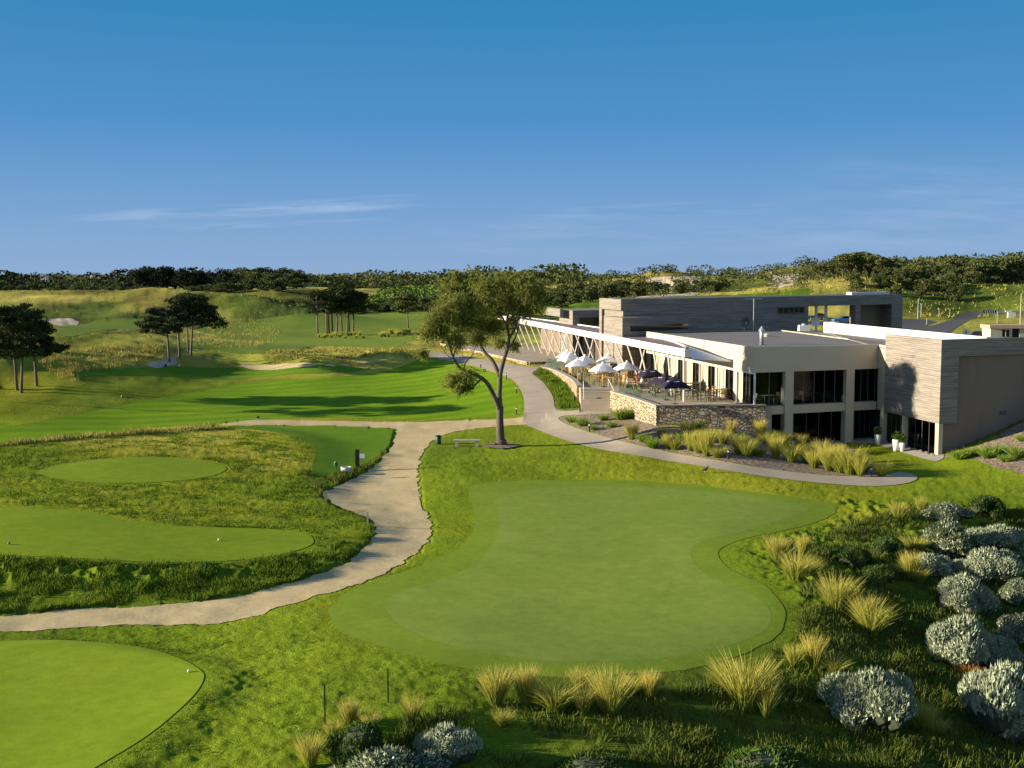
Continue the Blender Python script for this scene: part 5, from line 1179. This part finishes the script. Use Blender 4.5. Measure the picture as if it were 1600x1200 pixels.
farwood(300,(840,1300),(480,1300),(3,6),m_wood,'patchy woods on the far hills at right of centre',303)
farwood(220,(1250,1700),(420,800),(3,7),m_wood,'woods covering the far right hills',304)
farwood(90,(1380,1700),(420,620),(4,8),m_wood,'olive scrub on the far right hills',305)
farwood(70,(980,1290),(300,420),(1,2.2),m_wood2,'low scrub on the hillside behind the clubhouse',306)
# vineyard
for i in range(13):
    f=i/12;a=np.array([572+22*f,478-21*f]);b=np.array([700+10*f,470-22*f])
    pr=G([tuple(a+(b-a)*t) for t in np.linspace(0,1,14)]);r=np.random.default_rng(400+i)
    tt=r.uniform(0,13,420);k=np.minimum(tt.astype(int),12);q=pr[k]+(pr[k+1]-pr[k])*(tt-k)[:,None];zz=H(q[:,0],q[:,1])
    C=np.stack([q[:,0]+r.normal(0,.3,420),q[:,1]+r.normal(0,.5,420),zz+r.uniform(.1,1.7,420)],-1);l=(pr[0][0],pr[0][1],float(zz[0]))
    o=quadobj('vine_row',leaves(C,.42,1.2,None,1.,r),m_shrub,None,l);o.location=l;props(o,'row of green vines on the far slope, %s up the hill'%(ORD[i]),'vines','vineyard rows on the far slope')
print('veg',time.time()-T0)
# ------------------------------------------------------------------ small things on the course
m_black=basic('black painted metal',(.02,.02,.022),(.014,.014,.015),2,.5);m_wpl=basic('white plastic',(.75,.75,.73),(.68,.68,.66),2,.5)
m_dgreen=basic('dark green paint',(.015,.06,.04),(.012,.045,.03),2,.5);m_green2=basic('green enamel',(.02,.25,.12),(.02,.2,.1),2,.4)
m_benchw=basic('pale weathered bench timber',(.50,.47,.38),(.40,.37,.30),2,.8,stretch=(1,1,6));m_stake=basic('raw timber stake',(.50,.40,.24),(.40,.32,.19),3,.9);m_gstake=basic('grey timber',(.32,.27,.24),(.24,.20,.18),3,.9)
m_cast=basic('pale cast concrete',(.52,.51,.48),(.42,.41,.38),4,.9)
BL=[(670,553,'path light at the far end of the striped fairway'),(751,575,'path light behind the big tree, on the far fairway edge'),(791,593,'path light just right of the forked trunk'),(807,615,'path light halfway along the curved fairway edge'),(807,648,'path light at the near corner of the striped fairway'),
 (921,675,'path light at the left end of the mulched bed'),(1138,718,'path light in the middle of the mulched bed'),(1361,746,'path light at the right end of the mulched bed')]
def mk_bollard():
    t=empty('path_light',(0,0,-50),'','path light','black path lights')
    MB().lathe((0,0,0),[(.06,-.1),(.06,.5)],10).build('post',m_black,t);MB().lathe((0,0,0),[(.055,.5),(.055,.62)],10).build('lens',m_wpl,t);MB().lathe((0,0,0),[(.075,.62),(.075,.68),(.02,.71)],10).build('cap',m_black,t);return t
bo=mk_bollard()
for px,py,lb_ in BL: putc(bo,*g3(px,py)[:2],0,lb_,'black path lights',g3(px,py)[2])
p=g3(685,694.5);t=empty('litter_bin',p,'dark green round litter bin left of the bench','bin')
MB().lathe((0,0,0),[(.19,0),(.21,.03),(.21,.6),(.19,.62)],16).build('bin_body',m_dgreen,t,True);MB().lathe((0,0,0),[(.23,.621),(.23,.67),(.12,.72)],16).build('lid',m_black,t)
a=g3(709,698);b=g3(750,698);c=((a[0]+b[0])/2,(a[1]+b[1])/2,(a[2]+b[2])/2);t=empty('park_bench',c,'pale timber bench beside the big tree','bench')
MB().box((0,0,.5),(2.0,.42,.09)).build('seat',m_benchw,t)
for s_ in (-1,1): MB().box((s_*.76,0,.2),(.2,.34,.52)).build('leg',m_benchw,t)
p=g3(783,698);mb=MB()
rq=np.random.default_rng(9);pts=[(p[0]+1.15*math.cos(a)*rq.uniform(.8,1.25),p[1]+1.5*math.sin(a)*rq.uniform(.8,1.2)) for a in np.linspace(0,6.28,22)[:-1]]
mb=MB();n=len(pts);V=[(x,y,hz(x,y)+.10) for x,y in pts]+[(p[0],p[1],p[2]+.16)];mb.poly(V,[(i,(i+1)%n,n) for i in range(n)]);o=mb.build('tree_mulch',m_mulch);props(o,'ring of bark mulch round the foot of the big tree','ground',kind='structure')
p=g3(558.5,733);thing1(MB().box((p[0],p[1],p[2]+.64),(.26,.26,1.34)),'wooden_post',m_black,'thick black post beside the sand path','post',p)
p=g3(541,738);t=empty('stone_basin',p,'round pale concrete basin left of the thick black post','basin');MB().lathe((0,0,0),[(.30,-.05),(.37,.36),(.30,.36),(.24,.10)],18).build('bowl',m_cast,t,True);MB().lathe((0,0,0),[(.25,.22),(.05,.26)],14).build('sand_fill',m_sand,t)
p=g3(525,743);t=empty('ball_washer',p,'green ball washer on a thin post left of the basin','ball washer');MB().tube([(0,0,0),(0,0,.62)],.035,8).build('post',m_dgreen,t);MB().lathe((0,0,0),[(.05,.6),(.11,.65),(.12,.86),(.05,.93)],10).build('washer_body',m_green2,t,True);MB().box((.02,-.13,.78),(.18,.04,.1)).build('tray',m_dgreen,t)
p=g3(566,722);t=empty('yardage_sign',p,'small white board behind the thick black post','sign');MB().box((0,0,.42),(.34,.05,.3)).build('board',m_wpl,t);MB().box((0,.03,.15),(.05,.04,.36)).build('post',m_gstake,t)
p=g3(509,783);thing1(MB().box((p[0],p[1],p[2]+.26),(.17,.07,.62)),'boundary_stake',m_gstake,'short grey plank stake at the left corner of the sand path','stake',p)
p=g3(574.5,821);thing1(MB().box((p[0],p[1],p[2]+.33),(.085,.07,.76)),'boundary_stake',m_stake,'pale timber stake on the tip of the grass bank beside the sand path','stake',p)
p=g3(508,1134);thing1(MB().box((p[0],p[1],p[2]+.55),(.035,.035,1.25)),'boundary_stake',m_black,'thin black stake, lower left one of the two in the near rough','stake',p,group='thin black stakes in the near rough')
p=g3(606.5,1099);thing1(MB().box((p[0],p[1],p[2]+.5),(.035,.035,1.1)),'boundary_stake',m_black,'thin black stake, upper right one of the two in the near rough','stake',p,group='thin black stakes in the near rough')
def marker(px,py,m,label,r=.07):
    p=g3(px,py);mb=MB().lathe((0,0,0),[(r*.5,0),(r,r*.5),(r,r*1.1),(r*.5,r*1.6)],10);o=mb.build('tee_marker',m,None,True);o.location=(p[0],p[1],p[2]+.02);props(o,label,'tee marker')
marker(295,1051,m_wpl,'small white marker on the corner green',.05);marker(342,845,m_wpl,'small white marker on the long practice green',.05);marker(14,851,m_green2,'small green marker on the long practice green',.06)
marker(403,654,m_black,'small dark marker at the edge of the striped fairway',.13);marker(191,621,m_gstake,'small pale sprinkler marker on the far striped fairway',.13);marker(280,573,m_wpl,'white marker below the pine trio',.12);marker(258,573,m_black,'dark post marker below the left pine of the trio',.2)
p=g3(757,584);t=empty('green_sign',p,'little green sign board behind the fork of the big tree','sign');MB().box((0,0,.38),(.34,.04,.3)).build('board',m_green2,t);MB().box((0,.03,.13),(.04,.04,.3)).build('post',m_black,t);MB().box((0,-.024,.38),(.1,.008,.14)).build('panel',m_wpl,t)
# bird on the lawn
m_bird=basic('brown feathers',(.10,.07,.05),(.045,.03,.022),9,.8)
p=g3(1101,739);t=empty('bird',p,'dark brown duck standing on the grass by the curved path','bird');mb=MB();mb.tube([(-.22,0,.17),(-.12,0,.20),(.0,0,.24),(.12,0,.29),(.17,0,.38),(.19,0,.45)],[.02,.07,.105,.085,.045,.04],10)
mb.build('body',m_bird,t,True);MB().lathe((.2,0,.44),[(.01,-.05),(.045,-.02),(.045,.03),(.01,.06)],10).build('head',m_black,t,True);MB().box((.27,0,.45),(.09,.035,.02)).build('beak',m_gstake,t)
for s_ in (-1,1): MB().tube([(.0,s_*.05,.18),(.01,s_*.05,.0)],.012,5).tube([(.01,s_*.05,.005),(.08,s_*.05,.005)],.014,4).build('leg',m_stake,t)
# planters at the lower doors
for i,(px,py,hpx,lb_) in enumerate([(1371,696,17,'white tapered planter with a dark shrub, leftmost by the lower doors'),(1400,706,19,'largest white tapered planter by the lower doors'),(1409.5,706,14,'smallest white planter, touching the largest one')]):
    x,y,z=g3(px,py);h=hpx*y/F;t=empty('planter',(x,y,z+.04),lb_,'planter','white planters by the lower doors')
    r0=h*.28;MB().lathe((0,0,0),[(r0*.75,0),(r0*1.15,h),(r0*1.0,h),(r0*.95,h*.85)],18).build('pot',m_wpl,t,True)
    r=np.random.default_rng(500+i);a_,d_=blob((0,0,h+.25),(r0*1.3,r0*1.3,.38),500,r,.2);V=leaves(a_,.035,3,d_+np.array([0,0,.5]),.7,r);quadobj('plant',V,m_shrub,t)
# ------------------------------------------------------------------ seated people
m_skin=basic('skin',(.55,.34,.25),(.5,.3,.22),3,.6);m_shirt=basic('white shirt',(.75,.75,.75),(.68,.68,.7),3,.8);m_red=basic('red shirt',(.45,.08,.06),(.38,.06,.05),3,.8);m_jean=basic('dark trousers',(.04,.045,.06),(.03,.035,.05),3,.8);m_hair=basic('brown hair',(.10,.06,.035),(.06,.035,.02),8,.7)
def skin(name,verts,edges,rad,m,parent,lv=2):
    me=bpy.data.meshes.new(name);me.from_pydata(verts,edges,[]);me.materials.append(m);o=bpy.data.objects.new(name,me);COL.objects.link(o);o.parent=parent
    md=o.modifiers.new('skin','SKIN');md.use_smooth_shade=True
    for i,r_ in enumerate(rad): me.skin_vertices[0].data[i].radius=(r_,r_) if np.isscalar(r_) else r_
    me.skin_vertices[0].data[0].use_root=True
    s_=o.modifiers.new('sub','SUBSURF');s_.levels=lv;s_.render_levels=lv;return o
def seated(x,y,rz,label,m,z=DZ):
    t=empty('person',(x,y,z),label,'person','people seated at the terrace tables',rz)
    v=[(0,0,.52),(0,.0,.72),(0,.02,.95),(0,0,1.08),(0,-.02,1.16),(0,-.03,1.25),(0,-.03,1.33)];e=[(i,i+1) for i in range(6)];r=[.14,.13,.15,.075,.055,.095,.07]
    for s_ in (-1,1):
        k=len(v);v+=[(s_*.10,-.02,.50),(s_*.12,-.42,.50),(s_*.12,-.44,.12),(s_*.12,-.46,.05),(s_*.12,-.58,.03)];r+=[.095,.065,.045,.04,.032];e+=[(0,k),(k,k+1),(k+1,k+2),(k+2,k+3),(k+3,k+4)]
        k=len(v);v+=[(s_*.19,.02,1.0),(s_*.24,-.08,.76),(s_*.17,-.32,.78),(s_*.15,-.37,.78)];r+=[.06,.045,.034,.026];e+=[(2,k),(k,k+1),(k+1,k+2),(k+2,k+3)]
        for f in range(5):
            q=len(v);o_=(f-2)*.02;v+=[(s_*(.15)+o_,-.42,.785-.004*abs(f-2)),(s_*.15+o_*1.1,-.45-.01*(2-abs(f-2)),.765)];r+=[.010,.008];e+=[(k+3,q),(q,q+1)]
    skin('body',v,e,r,m_skin,t)
    v=[(0,0,.54),(0,0,.72),(0,.02,.95),(0,0,1.06)];r=[.155,.15,.17,.10];e=[(0,1),(1,2),(2,3)]
    for s_ in (-1,1): k=len(v);v+=[(s_*.195,.02,1.0),(s_*.235,-.06,.82)];r+=[.08,.065];e+=[(2,k),(k,k+1)]
    skin('shirt',v,e,r,m,t)
    v=[(0,0,.53)];r=[.155];e=[]
    for s_ in (-1,1): k=len(v);v+=[(s_*.10,-.04,.50),(s_*.12,-.42,.50),(s_*.12,-.44,.14)];r+=[.11,.08,.06];e+=[(0,k),(k,k+1),(k+1,k+2)]
    skin('trousers',v,e,r,m_jean,t)
    skin('hair',[(0,.0,1.30),(0,-.01,1.38)],[(0,1)],[.085,.08],m_hair,t)
for px,py,rz,lb_,m in [(980,612,1.4,'seated person in a white shirt, left of the pair near the stone wall',m_shirt),(1003,611,-1.5,'seated person in a white shirt leaning over, right of the pair near the stone wall',m_shirt),(995,606,2.9,'seated person in a red shirt between the two in white',m_red)]:
    x,y=W(px,py,DZ);seated(x,y,rz,lb_,m)
# ------------------------------------------------------------------ beyond the clubhouse: cars, signs, kiosk
m_blue=basic('blue car paint',(.03,.12,.30),(.025,.10,.26),1,.3,spec=.6);m_dcar=basic('dark car paint',(.03,.045,.07),(.02,.03,.05),1,.3,spec=.6);m_tyre=basic('tyre rubber',(.02,.02,.02),(.012,.012,.012),2,.9)
def car(loc,rz,m,label,group=None):
    t=empty('parked_car',loc,label,'car',group,rz);prof=[(-2.15,.35),(-2.2,.75),(-1.95,.92),(-1.4,.98),(1.0,.95),(1.9,.85),(2.2,.65),(2.2,.35)]
    def ext(pr,w_,w2=None):
        w2=w2 or w_;mb=MB();n=len(pr);V=[(x,-w_,z) for x,z in pr]+[(x,w_,z) for x,z in pr];mb.poly(V,[tuple(range(n)),tuple(range(2*n-1,n-1,-1))]+[(i,n+i,n+(i+1)%n,(i+1)%n) for i in range(n)]);return mb
    b=ext(prof,.88).build('body',m,t);bv=b.modifiers.new('bevel','BEVEL');bv.width=.08;bv.segments=3
    c=[(-1.75,.93),(-1.15,1.38),(-.1,1.44),(.75,.93)];g=ext(c,.74).build('windows',m_dglass,t);bv=g.modifiers.new('b','BEVEL');bv.width=.05;bv.segments=2
    r=ext([(-1.2,1.375),(-1.05,1.43),(-.15,1.475),(.0,1.42)],.72).build('roof',m,t)
    for sx in (-1.35,1.35):
        for sy in (-1,1):
            wh=MB().tube([(sx,sy*.72,.32),(sx,sy*.92,.32)],.32,18).build('tyre',m_tyre,t);MB().tube([(sx,sy*.9,.32),(sx,sy*.935,.32)],.2,12).build('rim',m_metal,wh)
    for sy in (-.6,.6): MB().box((2.17,sy,.66),(.1,.3,.14)).build('headlight',m_wpl,t);MB().box((-2.17,sy,.72),(.08,.3,.14)).build('tail_light',m_red,t)
def at_d(px,d): x=(px-800)/F*d;return (x,d,hz(x,d))
x,y,z=g3(1318,505);car((x,y,z+.03),R(178),m_blue,'blue hatchback parked behind the drive-through of the long box')
x,y,z=at_d(1276,255);car((x,y,z+.03),R(170),m_dcar,'dark car partly hidden by the white columns of the drive-through')
KD=163
k=at_d(1535,KD+3);zk=CZ+ray(1535,525)[2]/ray(1535,525)[1]*KD
x,y,z=at_d(1538,KD+4);car((x,y,max(z,CZ+ray(1538,527)[2]/ray(1538,527)[1]*y)-.6),R(20),m_dcar,'dark car behind the white parapet beside the small kiosk')
# kiosk
kx,ky,kz=at_d(1548,KD);kt=CZ+ray(1548,508)[2]/ray(1548,508)[1]*KD;m_kio=basic('pale kiosk cladding',(.50,.47,.38),(.42,.40,.33),1,.8,stretch=(1,1,1));m_krim=basic('tan kiosk fascia',(.50,.36,.22),(.42,.30,.18),1,.8)
t=empty('kiosk',(kx,ky,kz),'small flat roofed kiosk with tan fascia at the right edge','kiosk');H_=kt-kz
MB().prism([(0,0),(2.9,0),(2.9,3),(0,3)],-.5,H_-.45).prism([(3.9,0),(8,0),(8,3),(3.9,3)],-.5,H_-.45).build('wall',m_kio,t);MB().prism([(-.2,-.2),(8,-.2),(8,3.2),(-.2,3.2)],H_-.449,H_).build('fascia',m_krim,t)
MB().prism([(2.9,.5),(3.9,.5),(3.9,3),(2.9,3)],-.5,H_-.46).build('recess',m_dark,t)
wn=MB().prism([(1.55,-.03),(2.5,-.03),(2.5,.05),(1.55,.05)],H_-1.55,H_-.62).build('window',m_dglass,t);MB().prism([(2.0,-.06),(2.05,-.06),(2.05,.0),(2.0,.0)],H_-1.54,H_-.63).build('frame',m_wpl,wn)
m_yel=basic('yellow sign face',(.75,.45,.02),(.7,.42,.02),1,.5);m_teal=basic('teal sign face',(.02,.30,.30),(.02,.26,.27),1,.5);m_pole=basic('galvanised pole',(.45,.44,.42),(.38,.37,.35),1,.6)
def pole(px,pyb,pyt,label,cat='pole',name='light_pole',r=.07,d=None,head=None,group=None):
    x,y,z=g3(px,pyb) if d is None else at_d(px,d);zt=CZ+ray(px,pyt)[2]/ray(px,pyt)[1]*y;h=zt-z
    t=empty(name,(x,y,z),label,cat,group);MB().tube([(0,0,-.2),(0,0,h)],[r,r*.7],7).build('pole',m_pole,t)
    if head=='lamp': MB().tube([(0,0,h-.05),(.35,0,h+.1),(.8,0,h)],.05,5).build('arm',m_pole,t);MB().box((.95,0,h),(.5,.25,.12)).build('lamp_head',m_black,t)
    if head=='cap': MB().box((.1,0,h),(.5,.4,.15)).build('lamp_head',m_pole,t)
    if head=='diamond':
        mb=MB();s_=.62;mb.poly([(0,-.08,h-s_*2),(s_,-.08,h-s_),(0,-.08,h),(-s_,-.08,h-s_),(0,-.05,h-s_*2),(s_,-.05,h-s_),(0,-.05,h),(-s_,-.05,h-s_)],[(0,1,2,3),(7,6,5,4),(0,4,5,1),(1,5,6,2),(2,6,7,3),(3,7,4,0)]);mb.build('sign_face',m_yel,t)
        MB().box((0,-.09,h-.75),(.1,.01,.5)).box((0,-.09,h-.6),(.4,.012,.09)).build('symbol',m_black,t)
    if head=='round': MB().tube([(0,-.05,h-.35),(0,-.09,h-.35)],.42,18).build('sign_face',m_wpl,t);MB().box((0,-.095,h-.35),(.12,.012,.4)).build('symbol',m_black,t)
    return t,h
pole(1434,499,467,'tall slim light pole left of the yellow sign','pole',head=None,r=.09)
pole(1439,496,475,'leaning light pole with a small head beside the tall slim one','pole',head='cap',r=.09)
pole(1467,498,483,'short pole with a small head right of the yellow sign','pole',head='cap')
pole(1484,495,482,'short plain pole by the road bend','pole')
pole(1448,507,488.5,'yellow diamond road sign among the green verge','sign','road_sign',head='diamond')
pole(1509,525,515,'round white sign just behind the white parapet','sign','road_sign',d=150,head='round')
pole(1594,507,459,'street light with a curved arm at the far right','street light','street_lamp',r=.1,head='lamp')
pole(1558,507,487,'thin pole right of the chevron sign','pole')
for px in (1303.5,1319.5,1268):
    pole(px,488,478,{1303.5:'thin roadside pole behind the drive-through, middle',1319.5:'thin roadside pole behind the drive-through, right',1268:'thin roadside pole behind the drive-through, left'}[px],'pole',r=.09,d=300)
x,y,z=g3(1546,493);t=empty('chevron_sign',(x,y,z),'black chevron board with white arrows at the roundabout','sign');w_=2.9
MB().box((0,0,.9),(w_,.06,.62)).build('board',m_black,t)
for s_ in (-1,1): MB().box((s_*1.2,.06,.3),(.08,.06,.8)).build('post',m_pole,t)
for k in range(5):
    cx=-1.15+.5*k;mb=MB()
    for sg in (-1,1): mb.poly([(cx,-.04,.9),(cx+.16,-.04,.9),(cx+.4,-.04,.9+sg*.25),(cx+.24,-.04,.9+sg*.25)],[(0,1,2,3) if sg>0 else (3,2,1,0)])
    mb.build('arrow',m_wpl,t)
x,y,z=g3(1561,496);t=empty('street_sign',(x,y,z),'small teal direction sign at the roundabout','sign');MB().box((0,0,.8),(1.7,.06,.3)).build('board',m_teal,t);MB().box((-.7,.06,.4),(.07,.06,1.2)).box((.7,.06,.4),(.07,.06,1.2)).build('posts',m_pole,t)
x,y,z=g3(1580,497);t=empty('letter_box',(x,y,z),'pale utility box on the verge right of the chevron sign','box');MB().box((0,0,.6),(1.5,.5,1.1)).build('cabinet',m_wpl,t);MB().box((-.6,0,1.35),(1.3,.3,.25)).build('cap',m_wpl,t)
# pale roadside wall beyond the drive-through
a=at_d(1200,290);b=at_d(1400,290);thing1(MB().wall(a,b,.3,min(a[2],b[2])-.5,CZ+ray(1300,481.5)[2]/ray(1300,481.5)[1]*290),'roadside_wall',m_kio,'long pale wall beyond the road behind the drive-through','wall',(a[0],a[1],a[2]))
# far houses
def house(px,py,d,w_,label):
    x=(px-800)/F*d;z=CZ+ray(px,py)[2]/ray(px,py)[1]*d;t=empty('far_house',(x,d,z-1.2),label,'house');t.scale=(.8,.8,.5);MB().prism([(-w_/2,0),(w_/2,0),(w_/2,6),(-w_/2,6)],-4,3).build('wall',m_wpl,t)
    MB().poly([(-w_/2-.5,-.5,3.01),(w_/2+.5,-.5,3.01),(w_/2+.5,6.5,3.01),(-w_/2-.5,6.5,3.01),(-w_/2+1,3,4.6),(w_/2-1,3,4.6)],[(0,1,5,4),(2,3,4,5),(1,2,5),(3,0,4),(3,2,1,0)]).build('roof',m_roof,t)
    for k in (-.25,.2): MB().box((w_*k,-.03,1.2),(1.6,.08,1.3)).build('window',m_dglass,t)
house(70,431,690,4,'tiny white house on the left horizon');house(150,428,900,8,'pale house among trees on the left horizon');house(181,427,900,7,'white house left of the cypresses');pass
house(541,428.5,900,6,'white house on the horizon behind the pines');house(563,428,900,9,'larger pale house on the horizon behind the pines');house(710,432,690,6,'white house on the horizon left of the big tree')
for px,pt in ((496,416),(573,413)): pole(px,0,pt,{496:'very thin mast on the horizon, left one',573:'very thin mast on the horizon above the pines, right one'}[px],'mast','radio_mast',r=.18,d=700)
print('done',time.time()-T0)
